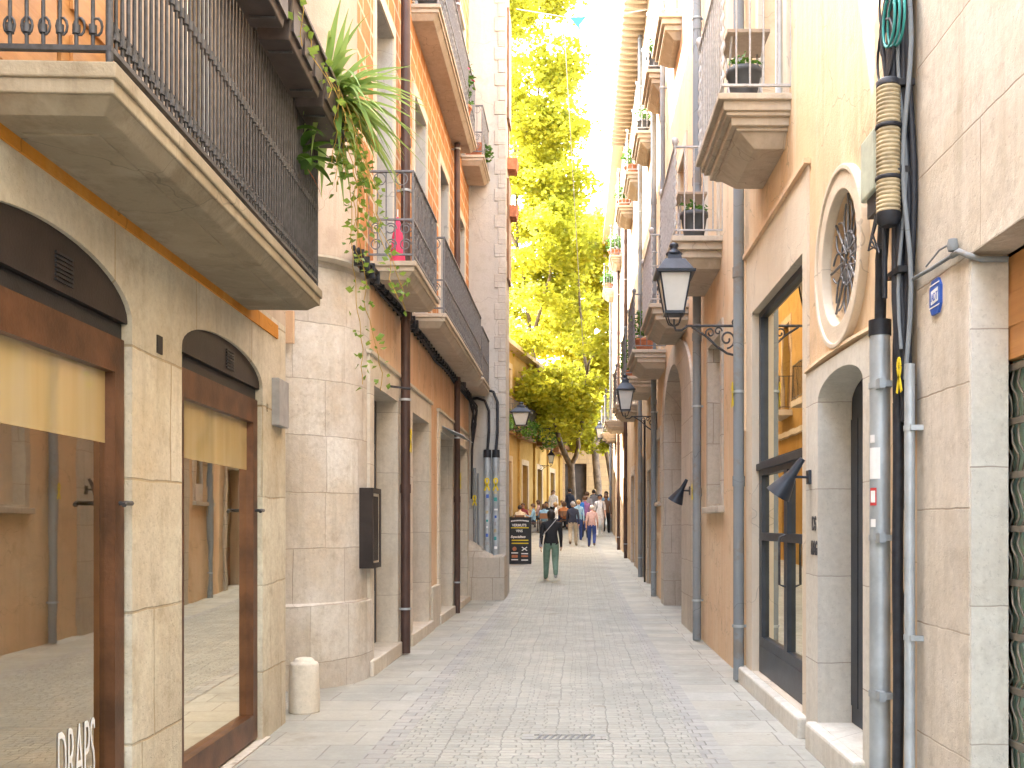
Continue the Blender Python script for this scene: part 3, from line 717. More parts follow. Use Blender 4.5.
balcony_right(R, 15.35, 16.75, .36, 9.40, rd, M['iron_pale'], .95); balcony_right(R, 18.24, 19.7, .34, 9.86, rd, M['iron_pale'], .95)
pipe(R, 19.85, .05, H_RD, rd, M['pipe_grey'], .055, .08, clamps=5); pipe(R, 17.9, 4.9, H_RD, rd, M['pipe_grey'], .045, .075, clamps=3)

re_ = thing('cream_building', (3, 26, .3), 'cream house with deep wooden eaves, five balconies and plants, sunlit at the top', 'building')
H_RE = 13.3
holes = [(rect(21.3, 22.4, .12, 2.7), .2), (rect(24.2, 25.5, .25, 2.9), .2), (rect(27.4, 28.8, .38, 2.9), .2)]
fw = [(21.4, 4.65, 7.0), (24.3, 4.65, 7.0), (26.6, 4.7, 7.0), (29.2, 4.7, 7.0), (21.6, 9.95, 12.0), (24.8, 10.2, 12.2), (28.6, 10.6, 12.5)]
part('wall', facade(R, 20.8, 31.0, -.05, H_RE, holes + [(rect(u, u + 1, z0, z1), .16) for u, z0, z1 in fw], 6), M['plas_re'], re_)
for u, z0, z1 in fw: french_window(R, u, u + 1, z0, z1, re_, .16, M['plas_rb_pale'])
for hp, _ in holes:
    (ua, za), (ub, _z), (_u, zb), _q = hp
    mb = MB(); mb.box(R, ua, ub, -.26, -.2, za, zb); dd = part('door', mb, M['wood_door'], re_)
    mb = MB(); mb.box(R, ua + .12, ub - .12, -.198, -.185, za + .9, zb - .25); part('pane', mb, M['glass_dark'], dd)
    mb = MB(); mb.plate(R, rect(ua - .18, ub + .18, za - .3, zb + .25), [rect(ua + .003, ub - .003, za - .299, zb - .003)], -.02, .03); part('surround', mb, M['stone_rd'], re_)
for u0, u1, p, z in ((21, 22.8, .62, 4.65), (26.2, 28, .6, 4.7), (21.3, 22.8, .36, 9.95), (24.5, 26, .4, 10.2), (28.3, 29.8, .45, 10.6)):
    balcony_right(R, u0, u1, p, z, re_, M['iron_grey'] if z < 8 else M['iron_pale'], .95)
mb = MB(); mb.box(R, 20.8, 31.2, -6, .54, H_RE + .10, H_RE + .2)
for i in range(34): mb.box(R, 20.9 + i * .305, 21.0 + i * .305, -.02, .52, H_RE, H_RE + .103)
part('eaves', mb, M['wood_pale'], re_)
pipe(R, 24.0, .2, H_RE, re_, M['pipe_grey'], .05, .08, clamps=4); pipe(R, 30.9, .4, H_RE, re_, M['pipe_brown'], .055, .08, clamps=4)
rf = thing('pale_building', (3, 40, .8), 'pale ochre house farthest along the right side, plants on its upper balconies', 'building')
holes = [(rect(33, 34.2, .5, 3.1), .2), (rect(37, 38.2, .6, 3.2), .2), (rect(41, 42.4, .9, 3.7), .2)]
fw = [(33.5, 5.0, 7.2), (36.6, 5.0, 7.2), (40, 5.2, 7.4), (35.2, 11, 13), (42.2, 11.5, 13.3), (38.6, 11.2, 13.2)]
part('wall', facade(R, 31, 48, -.05, 14.4, holes + [(rect(u, u + 1, z0, z1), .16) for u, z0, z1 in fw], 6), M['plas_re'], rf)
for u, z0, z1 in fw: french_window(R, u, u + 1, z0, z1, rf, .16, M['stone_rd'])
for hp, _ in holes:
    (ua, za), (ub, _z), (_u, zb), _q = hp
    mb = MB(); mb.box(R, ua, ub, -.26, -.2, za, zb); part('door', mb, M['wood_door'], rf)
for u0, u1, p, z in ((33.2, 35, .65, 5.0), (39.7, 41.4, .6, 5.2), (35, 36.5, .42, 11), (42, 43.5, .45, 11.5)): balcony_right(R, u0, u1, p, z, rf, M['iron_grey'], .95)
mb = MB(); mb.box(R, 31.25, 48, -6, .38, 14.4, 14.55); part('eaves', mb, M['wood_pale'], rf)
pipe(R, 36, .55, 14.3, rf, M['pipe_brown'], .055, .08, clamps=4); pipe(R, 44, 1.2, 14.3, rf, M['pipe_grey'], .055, .08, clamps=4)

# ------------------------------------------------------------------ LEFT SIDE
l1 = thing('sandstone_building', (-4, 2, 0), 'weathered sandstone house with two arched shop windows under a long iron balcony', 'building')
w1, w2 = arch(3.16, 4.67, .0, 2.45, 2.68, 20), arch(5.33, 6.92, .0, 2.46, 2.645, 20)
part('wall', facade(L1, -7, 7.56, -.05, 3.0, [(w1, .12), (w2, .12), (arch(.6, 2.3, 0, 2.45, 2.68), .12), (rect(7.02, 7.06, 2.30, 2.36), .02)], 5), M['stone_l1'], l1)
part('upper_wall', facade(L1, -7, 7.56, 3.0, 9.5, [(rect(3.5, 4.7, 3.1, 5.6), .18), (rect(5.35, 6.3, 3.1, 5.6), .18), (rect(.5, 1.7, 3.1, 5.6), .18)], 5), M['plas_beige'], l1)
french_window(L1, 5.35, 6.3, 3.1, 5.6, l1, .18, None); french_window(L1, .5, 1.7, 3.1, 5.6, l1, .18, None)
# open wooden shutters behind the railing
for u0, u1 in ((3.5, 4.08), (4.12, 4.7)):
    mb = MB(); mb.box(L1, u0, u1, -.12, -.07, 3.1, 5.6)
    for i in range(5): mb.box(L1, u0 + .07, u1 - .07, -.068, -.055, 3.2 + i * .47, 3.56 + i * .47)
    part('shutter', mb, M['wood_orange'], l1)
mb = MB(); mb.box(L1, -7, 7.3, -.01, .012, 2.862, 2.96); part('painted_band', mb, M['band'], l1)
def shop_window(u0, u1, zs, zt, txt=None):
    # the steel frame, fanlight, glass and blind sheet of one arched opening
    mb = MB(); o0, o1 = -.10, -.03; w = .10
    mb.plate(L1, rect(u0 + .02, u1 - .02, .03, 2.36), [rect(u0 + .02 + w, u1 - .02 - w, .20, 2.20)], o0, o1)
    fr = part('shop_window', mb, M['rust'], l1, bevel=.004)
    mb = MB(); a_ = arch(u0, u1, 2.44, zs, zt, 20); mb.plate(L1, a_, [], -.075, -.022); part('fanlight_panel', mb, M['brown'], fr)
    mb = MB(); mb.box(L1, u0, u1, -.11, -.05, 2.362, 2.438); mb.box(L1, u0 + .001, u0 + .019, -.11, -.04, .035, 2.36); mb.box(L1, u1 - .019, u1 - .001, -.11, -.04, .035, 2.36)
    mb.box(L1, u0, u1, -.11, -.06, -.01, .029); part('shadow_gap', mb, M['black'], fr)
    mb = MB(); c_ = (u0 + u1) / 2 + .12
    for i in range(7): mb.box(L1, c_ - .075, c_ + .075, -.025, -.014, 2.475 + i * .018, 2.485 + i * .018)
    part('vent', mb, M['black'], fr)
    mb = MB(); mb.add([L1.pt(u, -.078, z) for u, z in ((u0 + .1, .18), (u1 - .1, .18), (u1 - .1, 2.22), (u0 + .1, 2.22))], [(0, 1, 2, 3)]); part('pane', mb, M['glass'], fr)
    mb = MB(); mb.box(L1, u0 + .105, u1 - .105, -.0765, -.0745, 1.875, 2.215); part('window_blind_sheet', mb, M['blind_sheet'], fr)  # sheet over the glass stands in for the blind
    mb = MB(); mb.tube([L1.pt(u1 - .07, -.03, 1.60), L1.pt(u1 - .07, .025, 1.60), L1.pt(u1 - .15, .03, 1.60), L1.pt(u1 - .17, .03, 1.59)], .012, 6); part('handle', mb, M['iron'], fr)
    mb = MB(); mb.box(L1, u0 - .1, u1 + .1, -.20, .03, -.03, .012); part('sill', mb, M['stone_trim'], fr)
    if txt: part('lettering', text_mb(txt, L1, u0 + .93, .375, -.074, .40, .30, 1, .0012, -.004), M['white'], fr)
    return fr
shop_window(3.16, 4.67, 2.45, 2.68, 'DRAPS'); shop_window(5.33, 6.92, 2.46, 2.645); shop_window(.6, 2.3, 2.45, 2.68)
mb = MB(); mb.box(L1, .3, 7.2, -2.6, -2.55, 0, 2.9); mb.box(L1, .3, 7.2, -2.55, -.25, .0, .05); mb.box(L1, .3, 7.2, -2.55, -.25, 2.75, 2.8); mb.box(L1, 7.2, 7.25, -2.55, -.2, 0, 2.8); mb.box(L1, .25, .3, -2.55, -.2, 0, 2.8); part('back_room', mb, M['interior'], l1)
# long balcony
mb = MB(); bu0, bu1, bp, bz = 3.33, 6.62, .475, 3.06
mb.box(L1, bu0, bu1, -.05, bp, bz - .055, bz); mb.box(L1, bu0 + .012, bu1 - .012, -.05, bp - .012, bz - .105, bz - .051)
mb.frustum(L1, (bu0 + .09, bu1 - .09, -.05, bp - .075, bz - .15), (bu0 + .02, bu1 - .02, -.05, bp - .02, bz - .101))
mb.box(L1, bu0 + .25, bu1 - .25, .04, bp - .16, bz - .158, bz - .145)
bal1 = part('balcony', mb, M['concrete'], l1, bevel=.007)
railing(L1, bu0, bu1, bp, bz, 1.02, bal1, M['iron'], .053, .0075, ornate='knob', low=None, inset=.035, bottom=.055)
mb = MB()
for i in range(60):     # small loops along the foot of the near railing
    u = bu0 + .06 + i * .053
    mb.tube([L1.pt(u + .018 * cos(k * pi / 5), bp - .035, bz + .13 + .03 * sin(k * pi / 5)) for k in range(11)], .005, 4, cap=False)
for i in range(7):
    o = .05 + i * .058
    mb.tube([L1.pt(bu0 + .035, o + .018 * cos(k * pi / 5), bz + .13 + .03 * sin(k * pi / 5)) for k in range(11)], .005, 4, cap=False)
part('railing_loop', mb, M['iron'], bal1)
mb = MB(); mb.box(L1, 4.97, 5.04, -.01, .006, 2.36, 2.45); part('wall_vent', mb, M['brown'], l1)
mb = MB(); mb.box(L1, 7.16, 7.44, -.01, .055, 2.22, 2.56); part('meter_box', mb, M['grey_box'], l1, bevel=.006)

# house 2: rounded ashlar corner, brick upper floors
l2 = thing('brick_building', (-4, 14, 0), 'orange brick house with a rounded pale stone corner and two rows of iron balconies', 'building')
def corner_path(off=0.0, n=14):
    r = .84 + off; c = (-2.90, 9.79)
    return [(-8, 8.95 - off), (-4.5, 8.95 - off), (-3.4, 8.95 - off)] + [(c[0] + r * sin(pi / 2 * i / n), c[1] - r * cos(pi / 2 * i / n)) for i in range(n + 1)] + [(-2.06 + off, 9.99)]
def extrude_path(path, zs, back=None):
    mb = MB(); n = len(path); vs = [(x, y, z) for z in zs for x, y in path]
    mb.add(vs, [(j * n + i, j * n + i + 1, (j + 1) * n + i + 1, (j + 1) * n + i) for j in range(len(zs) - 1) for i in range(n - 1)], True)
    return mb
mb = extrude_path(corner_path(), [-.05, 1, 2, 3, 3.95]); part('stone_corner', mb, M['stone_l2'], l2, recalc=False)
mb = extrude_path(corner_path(.035), [-.05, .4, .76]); n_ = len(corner_path())
P0, P1 = corner_path(.035), corner_path(-.01)
mb.add([(x, y, .76) for x, y in P0] + [(x, y, .79) for x, y in P1], [(i, i + 1, n_ + i + 1, n_ + i) for i in range(n_ - 1)], True)
mb.box(WF, -2.4, -2.028, 9.97, 9.99, -.05, .76)
part('plinth', mb, M['stone_l2'], l2, recalc=False)
mb = extrude_path([(-8, 8.97), (-4.5, 8.97), (-2.46, 8.97)] + [(-2.46 + .4 * sin(pi / 2 * i / 8), 9.37 - .4 * cos(pi / 2 * i / 8)) for i in range(1, 9)] + [(-2.06, 9.42)], [3.95, 6, 9, 12.7]); part('corner_wall', mb, M['plas_beige'], l2, recalc=False)
mb = MB(); q_ = [(-3.4, 9.9), (-3.4, 8.975), (-2.46, 8.975)] + [(-2.46 + .395 * sin(pi / 2 * i / 8), 9.37 - .395 * cos(pi / 2 * i / 8)) for i in range(1, 9)] + [(-2.065, 9.98)]
mb.add([(x, y, z) for z in (3.93, 3.952) for x, y in q_], [tuple(range(len(q_))), tuple(range(len(q_), 2 * len(q_)))] + [(i, i + 1, len(q_) + i + 1, len(q_) + i) for i in range(len(q_) - 1)])
part('soffit', mb, M['stone_trim'], l2)
mb = MB(); p_ = corner_path(.012)
mb.add([(x, y, z) for z in (3.90, 3.955) for x, y in p_] + [(x, y, 3.955) for x, y in corner_path(-.05)], [(j * n_ + i, j * n_ + i + 1, (j + 1) * n_ + i + 1, (j + 1) * n_ + i) for j in range(2) for i in range(n_ - 1)])
part('cornice', mb, M['stone_trim'], l2)
doors2 = [(10.06, 11.42), (12.45, 13.85), (15.05, 16.5), (17.62, 18.75)]
H_L2 = 12.7
part('wall', facade(L2, 9.985, 19.3, -.05, 4.02, [(rect(a_, b_, .15, 2.92), .22) for a_, b_ in doors2], 5), M['plas_l2'], l2)
wins2 = [(10.25, 11.25), (12.7, 13.7), (15.1, 16.1), (17.6, 18.5)]
part('upper_wall', facade(L2, 9.415, 19.3, 4.02, H_L2, [(rect(a_, b_, 4.16, 7.0), .2) for a_, b_ in wins2] + [(rect(a_, b_, 8.12, 10.7), .2) for a_, b_ in wins2], 5), M['brick_l2'], l2)
for a_, b_ in wins2:
    for z0, z1 in ((4.16, 7.0), (8.12, 10.7)):
        french_window(L2, a_, b_, z0, z1, l2, .2, M['plas_rb_pale'], trim=.09, mat_frame=M['pipe_grey'])
        mb = MB()
        mb.box(L2, b_ - .004, b_ + .0015, -.198, .0, z0, z1); mb.box(L2, a_, b_, -.198, .0, z1 - .004, z1 + .0015)
        part('reveal', mb, M['plas_l3'], l2)
for k, (a_, b_) in enumerate(doors2):
    mb = MB(); mb.plate(L2, rect(a_ - .2, b_ + .22, -.02, 3.2), [rect(a_ + .004, b_ - .004, -.019, 2.915)], -.215, .03); mb.box(L2, a_ - .24, b_ + .26, -.01, .055, 3.2, 3.24)
    part('door_surround', mb, M['stone_trim'], l2, bevel=.006)
    mb = MB(); mb.box(L2, a_ - .21, b_ + .23, -.3, .07, -.02, .156); part('doorstep', mb, M['stone_trim'], l2, bevel=.012)
    mb = MB(); w = .08; mt = (M['navy'], M['wood_door'], M['brown'], M['navy'])[k]
    mb.plate(L2, rect(a_, b_, .15, 2.92), [rect(a_ + w, (a_ + b_) / 2 - .03, .75, 2.35), rect((a_ + b_) / 2 + .03, b_ - w, .75, 2.35), rect(a_ + w, b_ - w, 2.42, 2.84)], -.30, -.22)
    d = part('door', mb, mt, l2)
    mb = MB(); mb.box(L2, a_ + .03, b_ - .03, -.27, -.262, .7, 2.88); part('pane', mb, M['glass_dark'], d)
    mb = MB(); mb.tube([L2.pt((a_ + b_) / 2 + .06, -.20, 1.1), L2.pt((a_ + b_) / 2 + .06, -.16, 1.12), L2.pt((a_ + b_) / 2 + .06, -.16, 1.3)], .011, 6); part('handle', mb, M['iron_pale'], d)
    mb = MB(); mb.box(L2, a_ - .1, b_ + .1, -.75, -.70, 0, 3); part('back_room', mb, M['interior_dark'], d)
for u0, u1 in ((11.64, 12.24), (14.08, 14.82), (16.74, 17.38), (18.98, 19.28)):
    mb = MB(); mb.box(L2, u0, u1, -.02, .05, -.02, .62); part('pillar_base', mb, M['stone_trim'], l2, bevel=.01)
balcony_left(L2, 9.9, 11.62, .48, 4.13, l2, M['iron_grey']); balcony_left(L2, 12.4, 17.3, .46, 4.14, l2, M['iron_grey'], .95); balcony_left(L2, 17.8, 19.26, .43, 4.15, l2, M['iron_grey'], ends=(True, False))
balcony_left(L2, 12.5, 17.2, .37, 8.05, l2, M['iron_grey'], .95); balcony_left(L2, 18.0, 19.26, .42, 8.2, l2, M['iron_grey'], ends=(True, False))
pipe(L2, 11.52, .02, H_L2, l2, M['pipe_brown'], .055, .10, clamps=6); pipe(L2, 16.65, .03, H_L2, l2, M['pipe_brown'], .05, .09, clamps=6)
mb = MB(); mb.box(WF, -2.62, -2.52, 8.915, 8.955, 3.13, 3.42); part('terracotta_plate', mb, M['plas_l2'], l2, bevel=.004)
mb = MB(); mb.box(L2, 9.985, 19.3, -5, .4, H_L2, H_L2 + .15); part('roof', mb, M['terracotta'], l2)
# small slanted metal canopy over the third door
mb = MB(); mb.add([L2.pt(u, o, z + dz) for dz in (0, .012) for u, o, z in ((15.2, .0, 3.02), (16.5, .0, 3.02), (16.5, .36, 2.86), (15.2, .36, 2.86))], [(3, 2, 1, 0), (4, 5, 6, 7), (0, 1, 5, 4), (1, 2, 6, 5), (2, 3, 7, 6), (3, 0, 4, 7)])
part('door_canopy', mb, M['zinc'], l2)
mb = MB(); mb.tube([L2.pt(10.9, .03, 3.02), L2.pt(10.9, .26, 2.99)], .014, 6); part('sign_bracket', mb, M['iron'], l2)

al = thing('alley_sun_block', (-6, 8.2, 0), 'added unseen beige block keeping the sun out of the narrow alley between the sandstone house and the brick house', 'building')  # added deep in the gap to stop a sun patch on the street
mb = MB(); mb.box(WF, -9, -4.6, 7.4, 9.0, -.05, 10); part('wall', mb, M['plas_beige'], al)
mb = MB(); mb.box(WF, -9.2, -4.4, 7.3, 9.1, 10, 10.12); part('roof', mb, M['terracotta'], al)
# house 3: grey white, standing proud of its neighbour
F3 = Fr((-2.06, 19.3), (1, 0), (0, -1)); F3s = Fr((-1.36, 19.3), (0, 1), (1, 0))
l3 = thing('grey_white_building', (-3, 21, .05), 'tall grey-white house standing proud of its neighbour, with quoined corner and rough stone foot', 'building')
mb = MB(); mb.box(WF, -8, -1.36, 19.305, 20.6, -.05, 13.6); part('wall', mb, M['plas_l3'], l3)
mb = MB(); zq = .9; k = 0
while zq < 13.3:
    w = .20 if k % 2 else .13; h = rnd(.24, .33)
    mb.box(WF, -1.36 - w, -1.338, 19.283, 19.283 + (.34 if k % 2 == 0 else .22), zq, zq + h - .006); zq += h; k += 1
part('quoin', mb, M['quoin'], l3, bevel=.008)
mb = MB(); nx = 10
tops = [1.20, 1.17, 1.13, 1.08, 1.02, 1.0, .95, .90, .88, .88, .87]
P = []
for i in range(nx + 1):
    x = -2.05 + .70 * i / nx
    for (y, z) in ((19.05, -.02), (19.05, .88 + rnd(-.01, .01)), (19.10 + rnd(0, .03), .93 + (tops[i] - .9) * .5 + rnd(-.02, .02)), (19.2, tops[i] + rnd(-.03, .03)), (19.34, tops[i] + rnd(0, .06))): P.append((x, y, z))
mb.add(P, [(i * 5 + j, (i + 1) * 5 + j, (i + 1) * 5 + j + 1, i * 5 + j + 1) for i in range(nx) for j in range(4)])
mb.add([(-1.35, y, z) for y, z in ((19.05, -.02), (19.9, .05), (19.9, .9), (19.3, .9), (19.12, .9), (19.05, .86))], [tuple(range(6))])
part('stone_foot', mb, M['stone_rd'], l3)
mb = MB()
for z in (9.2, 10.3): mb.box(F3s, .95, 1.1, -.02, .02, z - .5, z + .4)
for z0, z1 in ((9.6, 11.8), (6.4, 8.4)): mb.box(F3s, .5, 1.2, 0, .05, z0, z1)
part('shutter', mb, M['wood_door'], l3)
for k, zc in enumerate((7.7, 8.65)):
    t = thing('flower_box', (-1.24, 20.2, zc), ('lower' if k == 0 else 'upper') + ' terracotta flower box bracketed to the side of the grey-white house', 'flower box', 'flower boxes on the grey-white house')
    mb = MB(); mb.frustum(WF, (-1.355, -1.18, 20.0, 20.4, zc), (-1.355, -1.15, 19.97, 20.43, zc + .22)); part('box', mb, M['terracotta'], t)
    mb = MB(); mb.box(WF, -1.35, -1.19, 20.02, 20.38, zc + .216, zc + .226); part('soil', mb, M['soil'], t)
# hidden wing added behind it to shade the street, and the golden terrace front
l5 = thing('shade_building', (-5, 30, .4), 'ochre house with small balconies, added behind the grey-white house to shade the street, hardly seen', 'building')
F5 = Fr((-2.75, 20.8), (0, 1), (1, 0)); h5 = []
for i in range(4):
    u = 1.0 + i * 3.4
    h5 += [(rect(u, u + 1.3, .5, 3.2), .22), (rect(u + .1, u + 1.2, 4.8, 7.4), .22), (rect(u + .1, u + 1.2, 9.0, 11.4), .22)]
part('wall', facade(F5, 0, 15.2, -.05, 13.5, h5, 7), M['ochre'], l5)
for hp, _ in h5:
    (ua, za), (ub, _z), (_u, zb), _q = hp
    if za < 1: mb = MB(); mb.box(F5, ua, ub, -.28, -.22, za, zb); part('door', mb, M['wood_door'], l5)
    else:
        french_window(F5, ua, ub, za, zb, l5, .22, M['plas_re'], mat_frame=M['wood_door'])
        mb = MB(); mb.box(F5, ua - .3, ub + .3, -.02, .42, za - .16, za - .003); b5 = part('balcony', mb, M['stone_trim'], l5); railing(F5, ua - .3, ub + .3, .42, za, .95, b5, M['iron'], .14, .009)
mb = MB(); mb.box(F5, 0, 15.2, -.01, .12, 4.05, 4.2); part('cornice', mb, M['stone_trim'], l5)
mb = MB(); mb.box(WF, -12, -2.4, 20.75, 36.3, 13.5, 13.7); part('roof', mb, M['terracotta'], l5)
F4 = Fr((-4.5, 36.0), (.166, 1), (1, -.166))
l4 = thing('ochre_building', (-6, 48, 1.3), 'golden ochre terrace house with a bracketed balcony of ivy above its brown doors', 'building')
hl = []
for i in range(6):
    u = 1.2 + i * 3.55
    hl.append((rect(u, u + 1.3, 1.2, 4.4), .25)); hl.append((rect(u + .1, u + 1.2, 6.2, 8.6), .25))
part('wall', facade(F4, 0, 23, 0, 9.4, hl, 6), M['ochre'], l4)
for k, (hp, _) in enumerate(hl):
    (ua, za), (ub, _z), (_u, zb), _q = hp
    mb = MB(); mb.box(F4, ua, ub, -.32, -.25, za, zb)
    d = part('door' if za < 2 else 'window', mb, M[('wood_orange', 'wood_door', 'pipe_brown')[k % 3]], l4)
    mb = MB(); mb.box(F4, ua + .15, ub - .15, -.248, -.23, za + .9, zb - .2); part('pane', mb, M['glass_dark'], d)
    mb = MB(); mb.plate(F4, rect(ua - .2, ub + .2, za, zb + .25), [rect(ua + .003, ub - .003, za + .002, zb - .003)], -.02, .05); part('surround', mb, M['plas_re'], l4)
for i in range(7):
    u = .35 + i * 3.55
    mb = MB(); mb.box(F4, u, u + .42, -.02, .11, 1, 5.4); mb.box(F4, u - .06, u + .48, -.02, .16, 5.4, 5.62); mb.box(F4, u - .05, u + .47, -.02, .15, 1, 1.9); part('pilaster', mb, M['ochre'], l4, bevel=.01)
mb = MB(); mb.box(F4, 0, 23, -.02, .2, 5.62, 5.74); part('cornice', mb, M['ochre'], l4)
for i in range(4):
    u = 5.0 + i * 4.6
    mb = MB(); mb.box(F4, u, u + 3.4, -.02, .75, 5.76, 5.95); mb.box(F4, u + .2, u + 3.2, .21, .5, 5.5, 5.763); b = part('balcony', mb, M['wood_door'], l4)
    railing(F4, u, u + 3.4, .75, 5.95, .95, b, M['iron'], .16, .012)
mb = MB(); mb.box(F4, 0, 23, -6, .5, 9.4, 9.6); part('roof', mb, M['plas_re'], l4)
bw_ = thing('rubble_building', (2, 61, 2.3), 'golden rubble stone building closing the street behind the trees', 'building')
FB = Fr((-4, 60), (1, 0), (0, -1))
part('wall', facade(FB, 0, 14, 1, 9.8, [(rect(3.4, 4.7, 2, 5.2), .3), (rect(3.5, 4.6, 6.2, 8), .3), (rect(8, 9.2, 2.2, 5), .3)], 5), M['back_brick'], bw_)
for u0, u1, z0, z1 in ((3.4, 4.7, 2, 5.2), (3.5, 4.6, 6.2, 8), (8, 9.2, 2.2, 5)):
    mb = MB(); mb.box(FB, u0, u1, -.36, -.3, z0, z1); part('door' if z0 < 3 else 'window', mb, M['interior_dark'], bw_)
mb = MB(); mb.box(FB, -.3, 14.3, -5.2, .4, 9.8, 10); part('roof', mb, M['terracotta'], bw_)

# ------------------------------------------------------------------ TREES
def leaves(pts, size, mat, name, parent=None, flat=.4, asp=.6, **kw):
    mb = MB(); V = []; Fc = []
    for p in pts:
        s = size * rnd(.65, 1.25)
        ax = Vector((rnd(-1, 1), rnd(-1, 1), rnd(-1, 1) * flat)).normalized()
        b = Vector((rnd(-1, 1), rnd(-1, 1), rnd(-1, 1))); nrm = ax.cross(b)
        if nrm.length < .05: continue
        nrm.normalize(); sd2 = ax.cross(nrm).normalized() * (s * asp * .5)
        p = Vector(p); q = ax * s; k = len(V)
        V += [p - q * .5, p + sd2 + nrm * s * .1, p + q * .5, p - sd2 + nrm * s * .1]
        Fc.append((k, k + 1, k + 2, k + 3))
    mb.v = [tuple(v) for v in V]; mb.f = Fc; mb.sm = [False] * len(Fc)
    return mb
def blob_points(c, r, n, shell=.55):
    out = []
    for _ in range(n):
        d = Vector((random.gauss(0, 1), random.gauss(0, 1), random.gauss(0, 1))).normalized()
        q = (shell + (1 - shell) * random.random()) if random.random() < .75 else random.random()
        out.append((c[0] + d.x * r[0] * q, c[1] + d.y * r[1] * q, c[2] + d.z * r[2] * q))
    return out
def tree(name, base, trunk, limbs, clumps, nleaf, size, mat, label, cat='tree'):
    t = thing(name, base, label, cat, None)
    mb = MB()
    for pts, r0, r1 in [trunk]:
        n = len(pts); mb.tube(pts, [r0 + (r1 - r0) * i / (n - 1) for i in range(n)], 10)
    tr = part('trunk', mb, M['bark'], t)
    mb = MB()
    for pts, r0, r1 in limbs:
        # subdivide and wobble
        P = []
        for a_, b_ in zip(pts, pts[1:]):
            for k in range(4):
                q = Vector(a_).lerp(Vector(b_), k / 4)
                P.append(q + Vector((rnd(-.12, .12), rnd(-.12, .12), rnd(-.1, .1))) * (1 if k else .0))
        P.append(Vector(pts[-1])); n = len(P)
        mb.tube(P, [r0 + (r1 - r0) * i / (n - 1) for i in range(n)], 7)
    part('limb', mb, M['bark'], t)
    pts = []; tot = sum(c[1][0] * c[1][2] for c in clumps)
    for c, r in clumps:
        n = int(nleaf * r[0] * r[2] / tot)
        m = max(3, n // 14)                      # small sprays inside each clump
        for sp in blob_points(c, r, m, .5):
            k = rnd(.3, .95)
            pts += blob_points(sp, (k, k, k * .55), n // m, .2)
    part('crown', leaves(pts, size, mat, 'crown', asp=.7), mat, t, recalc=False)
    return t
cl = []
for i in range(84):
    z = 7.0 + 23 * (i / 83) + rnd(-.6, .6)
    f = (z - 7) / 22
    right = 1.9 if z < 15.5 else (.75 - .03 * (z - 15))
    x = rnd(-4.7, right - .9); r = rnd(.8, 1.5)
    cl.append(((x, 48 + rnd(-2.5, 2.5), z), (r, r, r * .75)))
for i in range(14): cl.append(((rnd(-2.2, .1), 48 + rnd(-2, 2), rnd(13.5, 19)), (rnd(.8, 1.2), 1.1, .9)))
for i in range(12): cl.append(((rnd(-2.8, 1.3), 47 + rnd(-1.5, 1.5), rnd(5.6, 8.4)), (rnd(.7, 1.1), 1.0, .7)))
g50 = gz(50)
tree('plane_tree', (-.15, 50, g50), ([(-.15, 50, g50 - .1), (-.13, 50, g50 + 1.2), (-.2, 50, 4.6)], .21, .17),
     [([(-.2, 50, 4.4), (-1.2, 49.6, 7), (-2.2, 49, 10.5), (-2.8, 48.6, 15), (-3.0, 48.4, 21), (-3.2, 48.4, 26)], .15, .03), ([(-.2, 50, 4.5), (.35, 49.5, 6.4), (.6, 49, 9), (.2, 48.6, 13), (-.4, 48.4, 18)], .13, .03),
      ([(-1.2, 49.6, 7), (-2.6, 48, 8.5), (-4, 47, 10)], .12, .03), ([(-2.2, 49, 10.5), (-1.2, 48, 13.5), (-.9, 47.6, 17)], .11, .03), ([(.6, 49, 9), (1.3, 47.6, 10.6)], .08, .02), ([(-2.8, 48.6, 15), (-4.2, 48, 18), (-5, 48, 21)], .1, .03),
      ([(-2.9, 48.4, 19), (-1.8, 48, 22), (-1.4, 48, 25)], .09, .03)],
     cl, 62000, .26, M['leaf_tree'], 'tall plane tree with a forked trunk and a yellow-green crown rising above the grey-white house')
cl = []
for i in range(60):
    z = rnd(6.5, 19); w = 2.4 if z < 15 else 1.6
    cl.append(((rnd(-1.8, 2.7) if z < 15 else rnd(-.6, 2.0), 57 + rnd(-2, 2), z), (rnd(.8, 1.4), 1.2, rnd(.7, 1.1))))
g = gz(56)
tree('plane_tree', (1.25, 56, g), ([(1.25, 56, g - .1), (1.3, 56, g + 1.5), (1.1, 56, 6.0)], .24, .19),
     [([(1.1, 56, 5.8), (.6, 56, 8), (.3, 56.4, 11), (.6, 57, 15)], .17, .04), ([(1.1, 56, 5.8), (1.9, 56.3, 8), (2.2, 57, 12)], .14, .04), ([(.6, 56, 8), (-.6, 56, 10.5)], .09, .03)],
     cl, 60000, .29, M['leaf_tree_far'], 'second plane tree, lower and brighter yellow, with a curved trunk before the rubble wall')
cl = [((-.2 + rnd(-1.6, 1.4), 51.5 + rnd(-1, 1), rnd(6.0, 9.0)), (.9, .9, .7)) for i in range(9)]
g = gz(53)
tree('plane_tree', (2.05, 53, g), ([(2.05, 53, g - .1), (1.98, 53, g + 1.8), (1.65, 53, 5.6)], .15, .12),
     [([(1.65, 53, 5.4), (1.0, 52.6, 6.8), (.2, 52, 8.0)], .1, .03), ([(1.65, 53, 5.4), (1.5, 52.6, 7.5), (1.2, 52, 9.5)], .09, .03)],
     cl, 9000, .25, M['leaf_tree'], 'slim plane tree leaning left against the right-hand house fronts')

